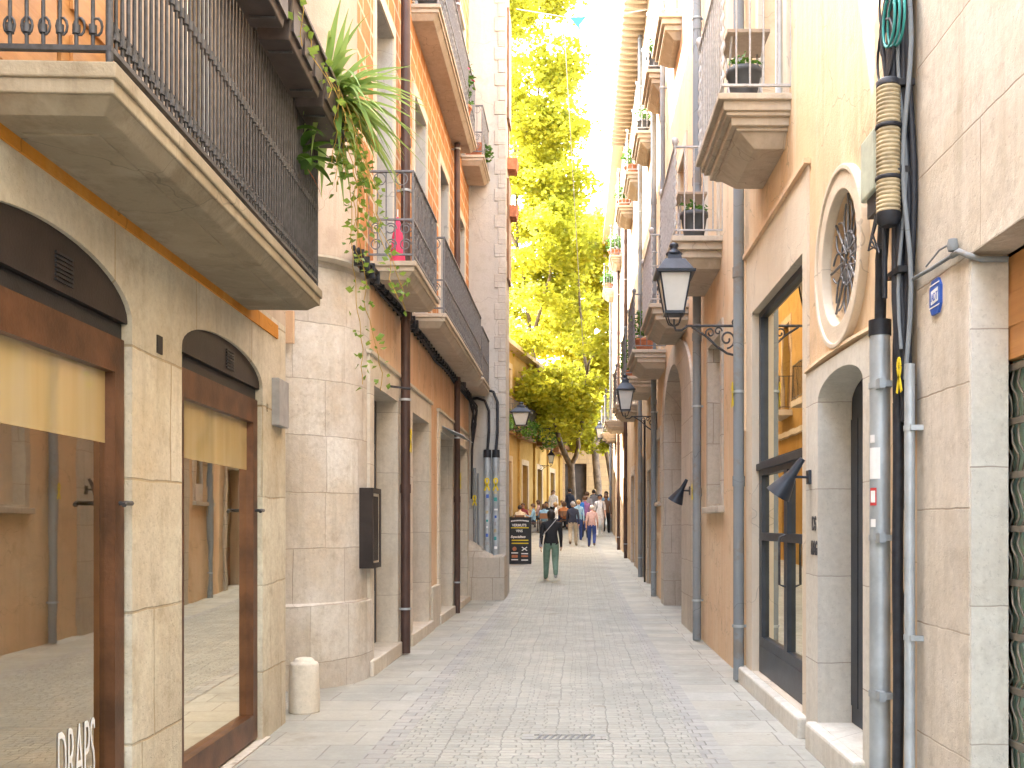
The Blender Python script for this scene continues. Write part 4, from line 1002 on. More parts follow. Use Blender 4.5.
# ------------------------------------------------------------------ STREET LAMPS (built once, then copied)
def make_lamp():
    t = thing('street_lamp', (0, 0, 0), 'lamp', 'street lamp', 'lantern street lamps on wall brackets')
    # local: wall at x=0, arm along -x, lantern at x=-.64, z=0 is the arm
    mb = MB()
    mb.tube([(0, 0, 0), (-.52, 0, 0)], .013, 6); mb.box(WF, -.016, .0, -.03, .03, -.30, .06)
    def scroll(cx, cz, r, a0, turns, sg=1, n=22, k=.25):
        return [(cx + r * (1 - (1 - k) * i / n) * cos(a0 + sg * turns * 2 * pi * i / n), 0, cz + r * (1 - (1 - k) * i / n) * sin(a0 + sg * turns * 2 * pi * i / n)) for i in range(n + 1)]
    mb.tube([(-.01, 0, -.27), (-.10, 0, -.25), (-.2, 0, -.19), (-.32, 0, -.09), (-.46, 0, -.01)], .012, 6)
    mb.tube(scroll(-.10, -.12, .085, -pi / 2, 1.3), .010, 5); mb.tube(scroll(-.27, -.065, .055, -pi / 2, 1.3, -1), .009, 5)
    mb.tube(scroll(-.19, -.05, .04, 0, 1.1), .008, 5); mb.tube(scroll(-.02, .03, .03, pi / 2, 1.2), .008, 5)
    mb.tube([(-.50, 0, 0), (-.56, 0, -.04), (-.62, 0, -.04), (-.64, 0, .0), (-.64, 0, .06)], .012, 6)
    for sx in (-1, 1):
        for sy in (-1, 1): mb.tube([(-.64, 0, -.005), (-.64 + sx * .05, sy * .05, .02), (-.64 + sx * .085, sy * .085, .12)], .008, 5)
    part('bracket', mb, M['iron'], t)
    mb = MB(); c = -.64
    b0, b1, z0, z1 = .09, .155, .11, .46
    for sx in (-1, 1):
        for sy in (-1, 1): mb.tube([(c + sx * b0, sy * b0, z0), (c + sx * b1, sy * b1, z1)], .010, 5)
    mb.frustum(WF, (c - b0 - .012, c + b0 + .012, -b0 - .012, b0 + .012, z0 - .012), (c - b0 - .014, c + b0 + .014, -b0 - .014, b0 + .014, z0 + .012))
    mb.frustum(WF, (c - b1 - .04, c + b1 + .04, -b1 - .04, b1 + .04, z1 - .008), (c - b1 - .045, c + b1 + .045, -b1 - .045, b1 + .045, z1 + .016))
    mb.frustum(WF, (c - b1 - .03, c + b1 + .03, -b1 - .03, b1 + .03, z1 + .014), (c - .10, c + .10, -.10, .10, z1 + .13))
    mb.frustum(WF, (c - .075, c + .075, -.075, .075, z1 + .128), (c - .06, c + .06, -.06, .06, z1 + .19))
    mb.lathe((c, 0, z1 + .188), [(.085, 0), (.085, .012), (.05, .03), (.035, .06), (.05, .075), (.045, .095), (.012, .11)], 12)
    part('lantern_frame', mb, M['navy'], t)
    mb = MB(); mb.frustum(WF, (c - b0 + .004, c + b0 - .004, -b0 + .004, b0 - .004, z0 + .005), (c - b1 + .006, c + b1 - .006, -b1 + .006, b1 - .006, z1 - .005))
    part('lantern_glass', mb, M['lamp_glass'], t)
    mb = MB(); mb.lathe((c, 0, z0 + .01), [(.02, 0), (.02, .06), (.035, .10), (.03, .17), (.01, .2)], 8); part('bulb', mb, M['white'], t)
    return t
lamp = make_lamp()
lamp.location = (1.65, 10.15, 3.53); lamp.scale = (1, 1.1, 1.12); lamp['label'] = 'dark lantern street lamp on a scrolled bracket, largest one, beside the tall shop door'
dup(lamp, (1.65, 20.0, 3.68), 0, 'small-looking dark lantern street lamp above the black cable pipe, second along the right-hand fronts')
dup(lamp, (1.65, 40.5, 4.9), 0, 'tiny far lantern street lamp low over the strollers, last along the right-hand fronts')
dup(lamp, (-2.75, 30.4, 4.42), pi, 'lantern street lamp hanging out past the grey-white house over the menu board', (1.72, 1.1, 1.1))
t4 = F4.pt(16, 0, 5.0); dup(lamp, (t4[0], t4[1], 4.6), pi, 'lantern street lamp on the golden ochre terrace front behind the tree fork')
# cable pipe that feeds the second lamp
mb = MB(); mb.tube([R.pt(22.7, .06, .18), R.pt(22.7, .06, 3.9)], .022, 6); part('cable_pipe', mb, M['black'], re_)

# conical wall lamps
def cone_lamp(u, z, s, label):
    t = thing('wall_lamp', R.pt(u, 0, z), label, 'wall lamp', 'conical black wall lamps')
    mb = MB(); mb.box(R, u - .05 * s, u + .05 * s, .015, .05, z - .06 * s, z + .06 * s); part('wall_plate', mb, M['navy'], t, bevel=.004)
    mb = MB(); mb.tube([R.pt(u, .05, z), R.pt(u, .15, z)], .010, 6)
    part('arm', mb, M['navy'], t)
    top, bot = Vector(R.pt(u, .12, z + .09 * s)), Vector(R.pt(u + .06, .24, z - .15 * s))
    d = (bot - top); mb = MB()
    mb.tube([top - d * .28, top, top + d * .25, bot], [.022, .028, .035, .115 * s], 18, cap=True); part('lamp_shade', mb, M['navy'], t)
cone_lamp(6.86, 1.83, .8, 'black conical wall lamp over the two-line lettering, by the tall shop door')
cone_lamp(13.95, 1.98, 1.0, 'black conical wall lamp on the stone archway, behind the grey downpipe')

# ------------------------------------------------------------------ SIGNS
t = thing('wall_lettering', R.pt(6.8, .03, 1.2), 'dark raised letters in two lines on the pale door surround', 'lettering')
part('letter', text_mb('DS', R, 6.80, 1.465, .032, .135, .75, -1, .003, .002), M['iron'], t)
part('letter', text_mb('EBAG', R, 6.82, 1.30, .032, .135, .52, -1, .003, .002), M['iron'], t)
t = thing('alarm_sign', R.pt(4.535, 0, 2.46), 'small blue octagonal alarm sign on the smooth pinkish stone wall', 'sign')
oc_ = [(4.535 + x * .78, 2.54 + z * .93) for x, z in ((-.05, -.085), (.05, -.085), (.085, -.045), (.085, .045), (.05, .085), (-.05, .085), (-.085, .045), (-.085, -.045))]
mb = MB(); mb.plate(R, oc_, [], 0, .012); part('plate', mb, M['blue'], t)
mb = MB(); mb.plate(R, [(4.535 - .042, 2.545 + .032), (4.535 - .042, 2.545 - .030), (4.535 + .042, 2.545 - .036), (4.535 + .042, 2.545 + .026)], [], .012, .014)
for z in (-.052, .050): mb.box(R, 4.535 - .06, 4.535 + .06, .012, .014, 2.545 + z, 2.545 + z + .005)
part('panel', mb, M['white'], t)
part('lettering', text_mb('ADT', R, 4.535 + .037, 2.523, .0145, .052, .76, -1, .0008, .0), M['blue'], t)

t = thing('display_case', L2.pt(9.8, 0, 1.08), 'brown metal display case fixed to the rounded pale stone corner', 'display case')
mb = MB(); mb.plate(L2, rect(9.6, 10.02, 1.08, 1.86), [rect(9.64, 9.98, 1.13, 1.81)], -.02, .11); mb.box(L2, 9.61, 10.01, -.25, .09, 1.09, 1.85)
part('case', mb, M['brown'], t, bevel=.004)
mb = MB(); mb.box(L2, 9.64, 9.98, .09, .095, 1.13, 1.81); part('poster', mb, M['stone_trim'], t)
mb = MB()
for i in range(5): mb.add([L2.pt(u, o, z) for o in (.095, .10) for u, z in ((9.66 + i * .06, 1.15), (9.69 + i * .06, 1.15), (9.73 + i * .05, 1.78), (9.70 + i * .05, 1.78))], [(4, 5, 6, 7), (0, 1, 5, 4), (1, 2, 6, 5), (2, 3, 7, 6), (3, 0, 4, 7)])
part('strip', mb, M['brown'], t)

# menu board
by = 28.0; bz0 = gz(by)
t = thing('menu_board', (-1.55, by, bz0), 'black chalk menu board standing on the pavement behind the stone foot', 'menu board')
FM = Fr((-1.87, by), (1, 0), (0, -1))
mb = MB(); mb.plate(FM, rect(0, .64, bz0, bz0 + 1.32), [rect(.03, .61, bz0 + .06, bz0 + 1.28)], -.03, .02); mb.box(FM, .01, .63, -.4, -.37, bz0, bz0 + 1.2)
mb.box(FM, .02, .05, -.38, .0, bz0 + .3, bz0 + .33); part('frame', mb, M['black'], t)
mb = MB(); mb.box(FM, .02, .62, -.02, .005, bz0 + .04, bz0 + 1.29); part('board', mb, M['chalk'], t)
mb = text_mb('VERMUTS', FM, .10, bz0 + 1.06, .006, .10, .95, 1, .001, .003)
for s_, u_, z_, h_, x_, sh_ in (('VINS', .21, .90, .10, .9, 0), ('Especialitats', .06, .74, .09, .95, .3)):
    q = text_mb(s_, FM, u_, bz0 + z_, .006, h_, x_, 1, .001, .003, sh_); mb.add(q.v, q.f)
for i in range(12): mb.box(FM, .07 + i * .042, .105 + i * .042, .005, .008, bz0 + 1.19 + .02 * sin(pi * i / 11), bz0 + 1.225 + .02 * sin(pi * i / 11))
for u_, z_ in ((.08, .33), (.36, .31), (.08, .14), (.36, .13)): mb.box(FM, u_, u_ + .19, .005, .008, bz0 + z_ - .03, bz0 + z_)
for an in (.6, -.6): mb.add([FM.pt(.45 + .09 * sx * cos(an) - .012 * sy * sin(an), .008, bz0 + .43 + .09 * sx * sin(an) + .012 * sy * cos(an)) for sx, sy in ((-1, -1), (1, -1), (1, 1), (-1, 1))], [(0, 1, 2, 3)])
part('lettering', mb, M['white'], t)
mb = MB(); mb.box(FM, .07, .57, .005, .008, bz0 + 1.01, bz0 + 1.035)
for z_ in (.655, .57): mb.box(FM, .09, .56, .005, .008, bz0 + z_, bz0 + z_ + .03)
part('underline', mb, M['yellow'], t)
mb = MB(); mb.plate(FM, circ(.17, bz0 + .43, .06, 14), [], .005, .008); mb.box(FM, .09, .26, .005, .008, bz0 + .18, bz0 + .26); mb.box(FM, .36, .55, .005, .008, bz0 + .2, bz0 + .25)
part('drawing', mb, M['terracotta'], t)

# ------------------------------------------------------------------ BOLLARD, CONDUITS, CABLES
mb = MB(); mb.lathe((-2.17, 7.98, 0), [(.122, -.02), (.121, .1), (.117, .25), (.116, .385), (.108, .40), (.085, .408), (.080, .42), (.07, .432), (.03, .44)], 20)
for i, v in enumerate(mb.v): mb.v[i] = (v[0] + .004 * sin(v[2] * 31 + v[1] * 17), v[1] + .003 * cos(v[2] * 23), v[2])
solo('bollard', mb, M['stone_trim'], 'short round stone bollard with a worn cap before the rounded corner', 'bollard')

cz1 = 2.53
t = thing('metal_conduit', R.pt(5.11, .08, 0), 'wide galvanised steel pipe with stickers, rising beside the arched door', 'pipe')
mb = MB(); mb.tube([R.pt(5.11, .085, 0), R.pt(5.11, .085, cz1)], .052, 16); part('pipe', mb, M['zinc'], t)
mb = MB(); mb.tube([R.pt(5.11, .085, cz1 - .06), R.pt(5.11, .085, cz1 + .02)], .057, 16); part('sleeve', mb, M['rubber'], t)
for z in (.62, 1.42, 2.2):
    mb = MB(); mb.tube([R.pt(5.11, .085, z), R.pt(5.11, .085, z + .03)], .057, 16); mb.box(R, 5.02, 5.05, -.01, .1, z, z + .03); mb.box(R, 5.00, 5.07, .09, .12, z - .01, z + .04); part('clamp', mb, M['zinc'], t)
def sticker(z0, z1, a0, a1, mat, r=.0535):
    mb = MB(); n = 6; c = Vector(R.pt(5.11, .085, 0))
    vs = [(c.x + r * cos(a0 + (a1 - a0) * i / n), c.y + r * sin(a0 + (a1 - a0) * i / n), z) for z in (z0, z1) for i in range(n + 1)]
    mb.add(vs, [(i, i + 1, n + 2 + i, n + 1 + i) for i in range(n)]); part('sticker', mb, mat, t, recalc=False)
sticker(1.735, 1.895, radians(185), radians(255), M['white']); sticker(1.60, 1.69, radians(190), radians(235), M['red']); sticker(1.615, 1.675, radians(196), radians(228), M['white'], .0542); sticker(1.49, 1.53, radians(195), radians(230), M['white'])
sticker(1.92, 1.96, radians(190), radians(225), M['white'])
t = thing('metal_conduit', R.pt(4.98, .05, 0), 'thin galvanised pipe on the edge of the smooth pinkish stone house', 'pipe')
mb = MB(); mb.tube([R.pt(4.76, .05, 0), R.pt(4.76, .05, 2.27)], .026, 10); part('pipe', mb, M['zinc'], t)
for z in (.95, 1.95):
    mb = MB(); mb.tube([R.pt(4.76, .05, z), R.pt(4.76, .05, z + .025)], .03, 10); mb.box(R, 4.71, 4.735, -.01, .06, z, z + .025); part('clamp', mb, M['zinc'], t)
def wob(F, u, o, z0, z1, amp=.02, n=16, du=0.0):
    ph = rnd(0, 6); return [F.pt(u + du * k / n + amp * sin(ph + k * .9) * .6, o + amp * .5 * cos(ph + k * .7), z0 + (z1 - z0) * k / n) for k in range(n + 1)]
t = thing('cable_bundle', R.pt(5.0, .05, 0), 'thick bundle of black cables climbing the seam between the peach and the stone house', 'cables')
mb = MB(); mb.tube(wob(R, 4.90, .06, 0, 2.1, .004), .028, 8)
mb.tube([R.pt(5.11, .085, cz1 - .1), R.pt(5.09, .085, 2.8), R.pt(5.03, .09, 3.0), R.pt(4.95, .09, 3.25), R.pt(4.92, .09, 3.5), R.pt(4.91, .08, 4.2)], .03, 8)
mb.tube([R.pt(5.11, .085, cz1 - .1), R.pt(5.07, .10, 2.85), R.pt(4.99, .10, 3.05), R.pt(4.91, .09, 3.3), R.pt(4.88, .09, 3.7), R.pt(4.87, .08, 4.5)], .022, 8)
for i in range(7): mb.tube(wob(R, 4.80 + i * .026, .03 + .012 * (i % 3), 2.0, 6.6, .022, 26), rnd(.012, .024), 6)
mb.tube([R.pt(4.90, .06, 2.0), R.pt(4.85, .07, 2.3), R.pt(4.87, .08, 2.6), R.pt(4.90, .07, 3.0)], .022, 6)
part('cable', mb, M['rubber'], t)
mb = MB()
for i in range(5): mb.tube(wob(R, 4.78 + i * .04, .055 + .012 * (i % 2), 2.2 + .15 * i, 6.6, .03, 30), rnd(.008, .013), 6)
part('thin_cable', mb, M['pipe_grey'], t)
mb = MB()
for i in range(5):
    u, z, rr = 4.98 + rnd(-.05, .05), 3.98 + rnd(-.15, .3), rnd(.09, .15)
    mb.tube([R.pt(u + rr * cos(k * pi / 9), .07 + .01 * i, z + rr * 1.25 * sin(k * pi / 9)) for k in range(19)], .007, 5)
for i in range(4):
    u0 = 5.05 + i * .025
    mb.tube([R.pt(u0, .10, 3.1), R.pt(u0 + .03, .13, 2.98 - i * .02), R.pt(u0 - .05, .12, 2.86 + i * .02), R.pt(4.99, .1, 2.9), R.pt(4.92, .09, 3.05)], .006, 5)
mb.tube([R.pt(4.93, .1, 3.66), R.pt(4.96, .12, 3.9), R.pt(4.97, .1, 4.1), R.pt(4.9, .08, 4.25)], .013, 6)
mb.tube([R.pt(4.92, .12, 2.62), R.pt(4.92, .12, 3.0)], .014, 6)
mb.tube(wob(R, 4.97, .012, 0.9, 2.6, .03), .006, 5)
part('loop', mb, M['rubber'], t)
mb = MB()
for z in (2.72, 3.2, 3.62, 4.05):
    mb = MB(); mb.box(R, 4.79, 4.98, .015, .095, z, z + .03); part('strap', mb, M['black'], t)
mb = MB()
for i in range(3): mb.tube([R.pt(4.80 + .09 * cos(k * pi / 10 + i) + .01 * i, 0.09 + .02 * i, 3.94 + .12 * sin(k * pi / 10 + i)) for k in range(21)], .007, 5)
solo('teal_cable', mb, M['teal'], 'coil of teal cable hung at the top of the black cable bundle', 'cable')
# splice closure (ribbed) and terminal box
t = thing('splice_closure', R.pt(4.89, .145, 2.96), 'yellowed ribbed plastic cable closure hanging beside the black cable bundle', 'cable closure')
prof = []
for i in range(30): z = .04 + i * .0205; prof += [(.051, z), (.058, z + .005), (.058, z + .013), (.051, z + .018)]
c_ = R.pt(4.83, .13, 2.97)
mb = MB(); mb.lathe(c_, [(.05, .02)] + prof + [(.055, .68)], 16); part('body', mb, M['cream_plastic'], t)
mb = MB(); mb.lathe(c_, [(.04, -.02), (.057, 0), (.057, .045)], 16); part('end_cap', mb, M['rubber'], t)
mb = MB(); mb.lathe(c_, [(.057, .655), (.057, .68), (.045, .69)], 16)
part('end_cap', mb, M['rubber'], t)
for z in (.2, .45): mb = MB(); mb.lathe(c_, [(.061, z), (.063, z + .004), (.063, z + .014), (.061, z + .018)], 16); part('band', mb, M['rubber'], t)
t = thing('terminal_box', R.pt(5.22, 0, 3.12), 'grey-green plastic cable box behind the ribbed closure', 'terminal box')
mb = MB(); mb.box(R, 5.10, 5.34, .01, .12, 3.22, 3.54); part('body', mb, M['grey_green'], t, bevel=.012)
mb = MB(); mb.box(R, 5.13, 5.28, .02, .10, 3.12, 3.222); part('gland', mb, M['rubber'], t)
# conduit across the stone house
t = thing('wall_cable', R.pt(4.5, .02, 2.6), 'grey cable and elbow running along the stone wall into the shop opening', 'cable')
mb = MB(); mb.tube([R.pt(4.8, .03, 2.72), R.pt(4.76, .035, 2.675), R.pt(4.55, .02, 2.672), R.pt(4.30, .02, 2.665)], .009, 6)
mb.tube([R.pt(4.30, .022, 2.662), R.pt(4.22, .022, 2.66), R.pt(4.14, .012, 2.62), R.pt(4.12, -.03, 2.60), R.pt(4.12, -.14, 2.60)], .013, 8)
mb.tube([R.pt(4.62, .02, 2.70), R.pt(4.45, .02, 2.73), R.pt(4.30, .02, 2.72)], .005, 5); mb.lathe(R.pt(4.27, .03, 2.675), [(.02, 0), (.026, .02), (.02, .05)], 8)
part('cable', mb, M['pipe_grey'], t)
# black cable under the left balconies
t = thing('cable_bundle', L2.pt(14, .05, 4), 'sagging bundle of black cables along the brick house under its lower balconies', 'cables')
mb = MB()
for k in range(5):
    ph = rnd(0, 6); mb.tube([L2.pt(9.0 + i * .24, .05 + .02 * (k % 3) + .015 * sin(ph + i * .7), 3.93 + .025 * k + .02 * sin(ph + i * .45) - .0016 * i) for i in range(43)], rnd(.012, .020), 5)
part('cable', mb, M['rubber'], t)
mb = MB()
for i in range(40):
    mb = MB(); mb.box(L2, 9.2 + i * .245, 9.23 + i * .245, .015, .11, 3.90, 4.05); part('tie', mb, M['black'], t)
mb = MB()
for k in range(8):
    u = 18.3 + rnd(-.3, .3); mb.tube([L2.pt(u, .1, 3.9), L2.pt(u + rnd(.1, .4), .2, 3.6 + rnd(-.2, .2)), L2.pt(u + rnd(.2, .5), .15, 3.3), L2.pt(18.95 + rnd(-.1, .1), .1, 2.9), L2.pt(19.0 + rnd(-.05, .05), .08, 2.0)], rnd(.010, .018), 5)
part('loop', mb, M['rubber'], t)
# pair of conduits on the grey white house
t = thing('metal_conduit', F3.pt(.42, .1, .9), 'pair of wide grey cable pipes with stickers standing on the rough stone foot', 'pipes')
for x in (.37, .535):
    mb = MB(); mb.tube([F3.pt(x, .09, .9), F3.pt(x, .09, 2.86)], .068, 14); part('pipe', mb, M['zinc'], t)
    mb = MB(); mb.tube([F3.pt(x, .09, 2.80), F3.pt(x, .09, 2.95)], .074, 14); part('sleeve', mb, M['rubber'], t)
for k in range(15):
    x = .37 if k % 2 else .535; z = 1.05 + k * .075 + rnd(-.02, .02); mb = MB(); mb.box(F3, x - rnd(.015, .04), x + rnd(.01, .04), .157, .160, z, z + rnd(.03, .09))
    part('sticker', mb, (M['white'], M['blue'], M['grey_box'], M['cream_plastic'], M['teal'])[k * 7 % 5], t)
mb = MB()
for x0, zt in ((.37, 3.95), (.535, 4.12)): mb.tube([F3.pt(x0, .09, 2.9), F3.pt(x0 + .03, .09, 3.3), F3.pt(x0 + .03, .09, zt - .25), F3.pt(x0 - .05, .09, zt - .05), F3.pt(x0 - .2, .08, zt), F3.pt(-.05, .05, zt - .03)], .028, 7)
part('cable', mb, M['rubber'], t)
mb = MB(); mb.tube([F3.pt(.12, .04, 1.1), F3.pt(.12, .04, 2.6)], .03, 8); mb.tube([F3.pt(.19, .04, 1.1), F3.pt(.19, .04, 2.5)], .02, 8)
solo('metal_conduit', mb, M['pipe_grey'], 'two thin grey pipes beside the wide pair on the grey-white house', 'pipes')
# yellow ribbons
ribbon(F3, .37, .165, 2.25, .15, 'yellow ribbon on the left one of the two wide stickered pipes'); ribbon(F3, .535, .165, 2.25, .15, 'yellow ribbon on the right one of the two wide stickered pipes')
ribbon(L2, 11.52, .16, 2.44, .16, 'yellow ribbon on the nearer brown downpipe of the brick house'); ribbon(L2, 16.65, .145, 2.2, .16, 'yellow ribbon on the farther brown downpipe of the brick house')
ribbon(R, 4.80, .085, 2.2, .10, 'yellow ribbon tied to the thin pipe beside the alarm sign'); ribbon(R, 9.55, .137, 2.72, .14, 'yellow ribbon on the downpipe right of the stone-framed niche'); ribbon(R, 12.82, .14, 1.9, .12, 'yellow ribbon on the downpipe beside the stone archway')
ribbon(F3, .12, .075, 1.95, .12, 'yellow ribbon on the thin pipe of the grey-white house')
# string with a blue rag across the street
t = thing('street_line', (0, 22, 12.6), 'thin line with a blue rag strung high across the street', 'line')
mb = MB(); mb.tube([(-1.3, 22, 12.9), (-.2, 22, 12.72), (.8, 22, 12.75), (1.66, 22, 12.9)], .012, 4); mb.tube([(-.25, 22, 12.72), (.05, 24, 8.2), (.2, 25, 6)], .008, 4); part('line', mb, M['iron_pale'], t)
mb = MB(); mb.add([(x, 22 + d, z) for d in (0, .01) for x, z in ((-.12, 12.72), (.25, 12.73), (.1, 12.55), (.14, 12.4))], [(0, 1, 2, 3), (4, 5, 6, 7), (0, 1, 5, 4), (1, 2, 6, 5), (2, 3, 7, 6), (3, 0, 4, 7)]); part('rag', mb, M['teal'], t)

# ------------------------------------------------------------------ PLANTS, POTS AND THINGS ON BALCONIES
def pot_plant(name, c, r, h, mat, label, n=90, leaf=.07, spread=.16, fl=False, group='potted plants on the balconies', lm='leaf_green', hgt=.3):
    t = thing(name, c, label, 'potted plant', group)
    mb = MB(); mb.lathe(c, [(r * .72, 0), (r * .98, h * .82), (r * 1.08, h * .84), (r * 1.08, h), (r * .9, h)], 16); part('pot', mb, mat, t)
    pts = blob_points((c[0], c[1], c[2] + h + hgt * .45), (spread, spread, hgt * .6), n, .3)
    part('foliage', leaves(pts, leaf, None, 'f'), M[lm], t, recalc=False)
    if fl: part('flower', leaves(blob_points((c[0], c[1], c[2] + h + hgt * .6), (spread, spread, hgt * .5), 14, .6), leaf * .8, None, 'f'), M['petal'], t, recalc=False)
    return t
pot_plant('potted_plant', R.pt(7.78, .33, 4.795), .13, .25, M['pot_grey'], 'dark ribbed pot with a trailing plant on the balcony of the peach house', 70, .05, .15, hgt=.14)
pot_plant('potted_plant', R.pt(11.3, .30, 4.735), .15, .30, M['pot_grey'], 'dark pot with low greenery on the balcony of the orange house', 90, .06, .18, hgt=.14)
pot_plant('potted_plant', R.pt(14.6, .3, 4.715), .14, .28, M['pot_grey'], 'small dark potted plant on the lower balcony nearest the stone arch', 90, .07, .16)
pot_plant('potted_plant', R.pt(18.4, .18, 9.865), .15, .3, M['pot_grey'], 'green potted plant on the upper balcony of the apricot house', 120, .08, .2)
pot_plant('potted_plant', R.pt(21.5, .18, 9.955), .15, .25, M['pot_grey'], 'dark potted plant on the nearest upper balcony of the cream house', 110, .08, .2)
pot_plant('potted_plant', R.pt(24.75, .22, 10.205), .2, .2, M['terracotta'], 'bushy green potted plant on the middle upper balcony of the cream house', 220, .1, .28, hgt=.5)
pot_plant('potted_plant', R.pt(28.6, .25, 10.605), .2, .2, M['terracotta'], 'green potted plant on the farthest upper balcony of the cream house', 220, .11, .3, hgt=.5)
pot_plant('potted_plant', R.pt(35.4, .25, 11.005), .22, .25, M['terracotta'], 'green potted plant on the nearer upper balcony of the pale house', 220, .13, .35, hgt=.6)
pot_plant('potted_plant', R.pt(42.4, .25, 11.505), .22, .25, M['terracotta'], 'green potted plant on the farther upper balcony of the pale house', 220, .13, .35, hgt=.6)
pot_plant('potted_plant', R.pt(22.2, .35, 4.655), .18, .28, M['terracotta'], 'trailing green plant on the lower balcony of the cream house', 300, .11, .36, hgt=.7)
pot_plant('potted_plant', R.pt(18.6, .35, 4.685), .18, .28, M['terracotta'], 'leafy pot on the dark-railed lower balcony beyond the arch', 260, .09, .3, hgt=.6)
pot_plant('potted_plant', L2.pt(12.8, .18, 8.055), .15, .25, M['pot_grey'], 'leafy dark pot at the near end of the long upper balcony, brick house', 160, .08, .2)
pot_plant('potted_plant', L2.pt(16.2, .22, 8.055), .15, .25, M['terracotta'], 'tall bright green pot plant with a pink bloom on the long upper balcony', 260, .10, .22, True, hgt=.9)
mb_t = thing('planter', L2.pt(18.5, .2, 8.205), 'square terracotta planter on the short upper balcony, brick house', 'planter')
mb = MB(); mb.frustum(L2, (18.12, 18.5, .08, .34, 8.203), (18.08, 18.54, .05, .37, 8.45)); part('pot', mb, M['terracotta'], mb_t)
mb = MB(); mb.box(L2, 18.12, 18.5, .09, .33, 8.44, 8.455); part('soil', mb, M['soil'], mb_t)
part('foliage', leaves(blob_points(L2.pt(18.6, .36, 8.45), (.2, .25, .16), 140, .3), .09, None, 'f'), M['leaf_green'], mb_t, recalc=False)
# folding tables on the right balconies
def ftable(u, o, z, label):
    t = thing('folding_table', R.pt(u, o, z), label, 'table', 'small tables on the right-hand balconies')
    mb = MB(); mb.box(R, u - .22, u + .22, o - .17, o + .17, z + .62, z + .65); part('top', mb, M['wood_grey'], t, bevel=.004)
    for s in (-1, 1):
        mb = MB(); mb.tube([R.pt(u - .16, o + s * .13, z), R.pt(u + .16, o + s * .13, z + .62)], .010, 5); mb.tube([R.pt(u + .16, o + s * .128, z), R.pt(u - .16, o + s * .128, z + .62)], .010, 5); part('leg', mb, M['iron_pale'], t)
ftable(8.12, .27, 4.79, 'small wooden folding table on the balcony of the peach house'); ftable(11.8, .28, 4.73, 'small wooden folding table on the balcony of the orange house')
# pink folded parasol
t = thing('folded_parasol', L2.pt(10.15, .25, 4.13), 'folded pink parasol leaning in the near balcony of the brick house', 'parasol')
mb = MB(); c_ = L2.pt(10.16, .25, 4.14); prof = [(.085, .0), (.075, .12), (.06, .28), (.035, .42), (.012, .5)]; mb.lathe(c_, prof, 12); part('canopy', mb, M['pink'], t)
mb = MB(); mb.tube([Vector(c_), Vector(c_) + Vector((0, 0, .58))], .008, 6); part('pole', mb, M['white'], t)

# planters hung on the near balcony and their plants
zt = bz + 1.0
for k, (u0, u1, lab) in enumerate(((4.25, 5.0, 'dark brown trough planter hung on the long railing, nearest of three'), (5.06, 5.82, 'dark brown trough planter hung on the long railing, middle of three'), (5.88, 6.6, 'dark brown trough planter hung on the long railing, by the spiky plant'))):
    t = thing('trough_planter', L1.pt((u0 + u1) / 2, bp + .05, zt - .06), lab, 'planter', 'trough planters on the long railing')
    mb = MB(); mb.frustum(L1, (u0 + .03, u1 - .03, bp - .01, bp + .15, zt - .07), (u0, u1, bp - .015, bp + .18, zt + .16))
    mb.box(L1, u0 - .012, u1 + .012, bp - .02, bp + .195, zt + .155, zt + .185)
    part('box', mb, M['planter'], t, bevel=.006)
    mb = MB()
    for i in range(3):
        w = (u1 - u0) / 3; q0 = u0 + .04 + i * w
        mb.box(L1, q0, q0 + w - .06, bp + .155, bp + .172, zt - .02, zt + .11)
    part('panel', mb, M['planter'], t)
    mb = MB(); mb.box(L1, u0 + .02, u1 - .02, bp, bp + .17, zt + .182, zt + .19); part('soil', mb, M['soil'], t)
    mb = MB()
    for uu in (u0 + .15, u1 - .15): mb.tube([L1.pt(uu, bp - .03, zt + .19), L1.pt(uu, bp - .05, zt + .04), L1.pt(uu, bp + .02, zt - .075), L1.pt(uu, bp + .14, zt - .075)], .008, 5)
    part('hook', mb, M['iron'], t)
def blade(mb, base, d, L, w, droop, n=7):
    d = Vector(d).normalized(); side = d.cross(Vector((0, 0, 1))); 
    if side.length < .1: side = Vector((1, 0, 0))
    side.normalize(); vs = []
    p = Vector(base); dr_ = d.copy()
    for i in range(n + 1):
        t = i / n; ww = w * (sin(pi * min(1, t * .85 + .15)) ** .7) * (1 - t ** 3) + .0008
        lift = Vector((0, 0, ww * .35))
        vs += [tuple(p - side * ww + lift), tuple(p), tuple(p + side * ww + lift)]
        p = p + dr_ * (L / n); dr_ = (dr_ + Vector((0, 0, -droop / n))).normalized()
    mb.add(vs, [(i * 3 + j, i * 3 + j + 1, i * 3 + j + 4, i * 3 + j + 3) for i in range(n) for j in range(2)], True)
sp = thing('spiky_plant', L1.pt(6.5, bp + .1, zt + .18), 'big spiky long-leaved plant arching from the end planter over the street', 'plant')
mb = MB(); base = Vector(L1.pt(6.45, bp + .08, zt + .19))
for i in range(135):
    an = rnd(0, 2 * pi); el = rnd(-.5, 1.15)
    d = Vector((cos(an) * cos(el) + .28, sin(an) * cos(el), sin(el))); blade(mb, base + Vector((rnd(-.06, .06), rnd(-.08, .08), rnd(-.03, .05))), d, rnd(.40, .80), rnd(.016, .028), rnd(.6, 2.0))
part('foliage', mb, M['leaf_spike'], sp, recalc=False)
mb = MB()
for i in range(8):
    an = rnd(-1, 1); blade(mb, base + Vector((.05, rnd(-.1, .1), -.02)), (cos(an), sin(an), .1), rnd(.35, .5), .013, 3.2)
part('dry_leaf', mb, M['leaf_dry'], sp, recalc=False)
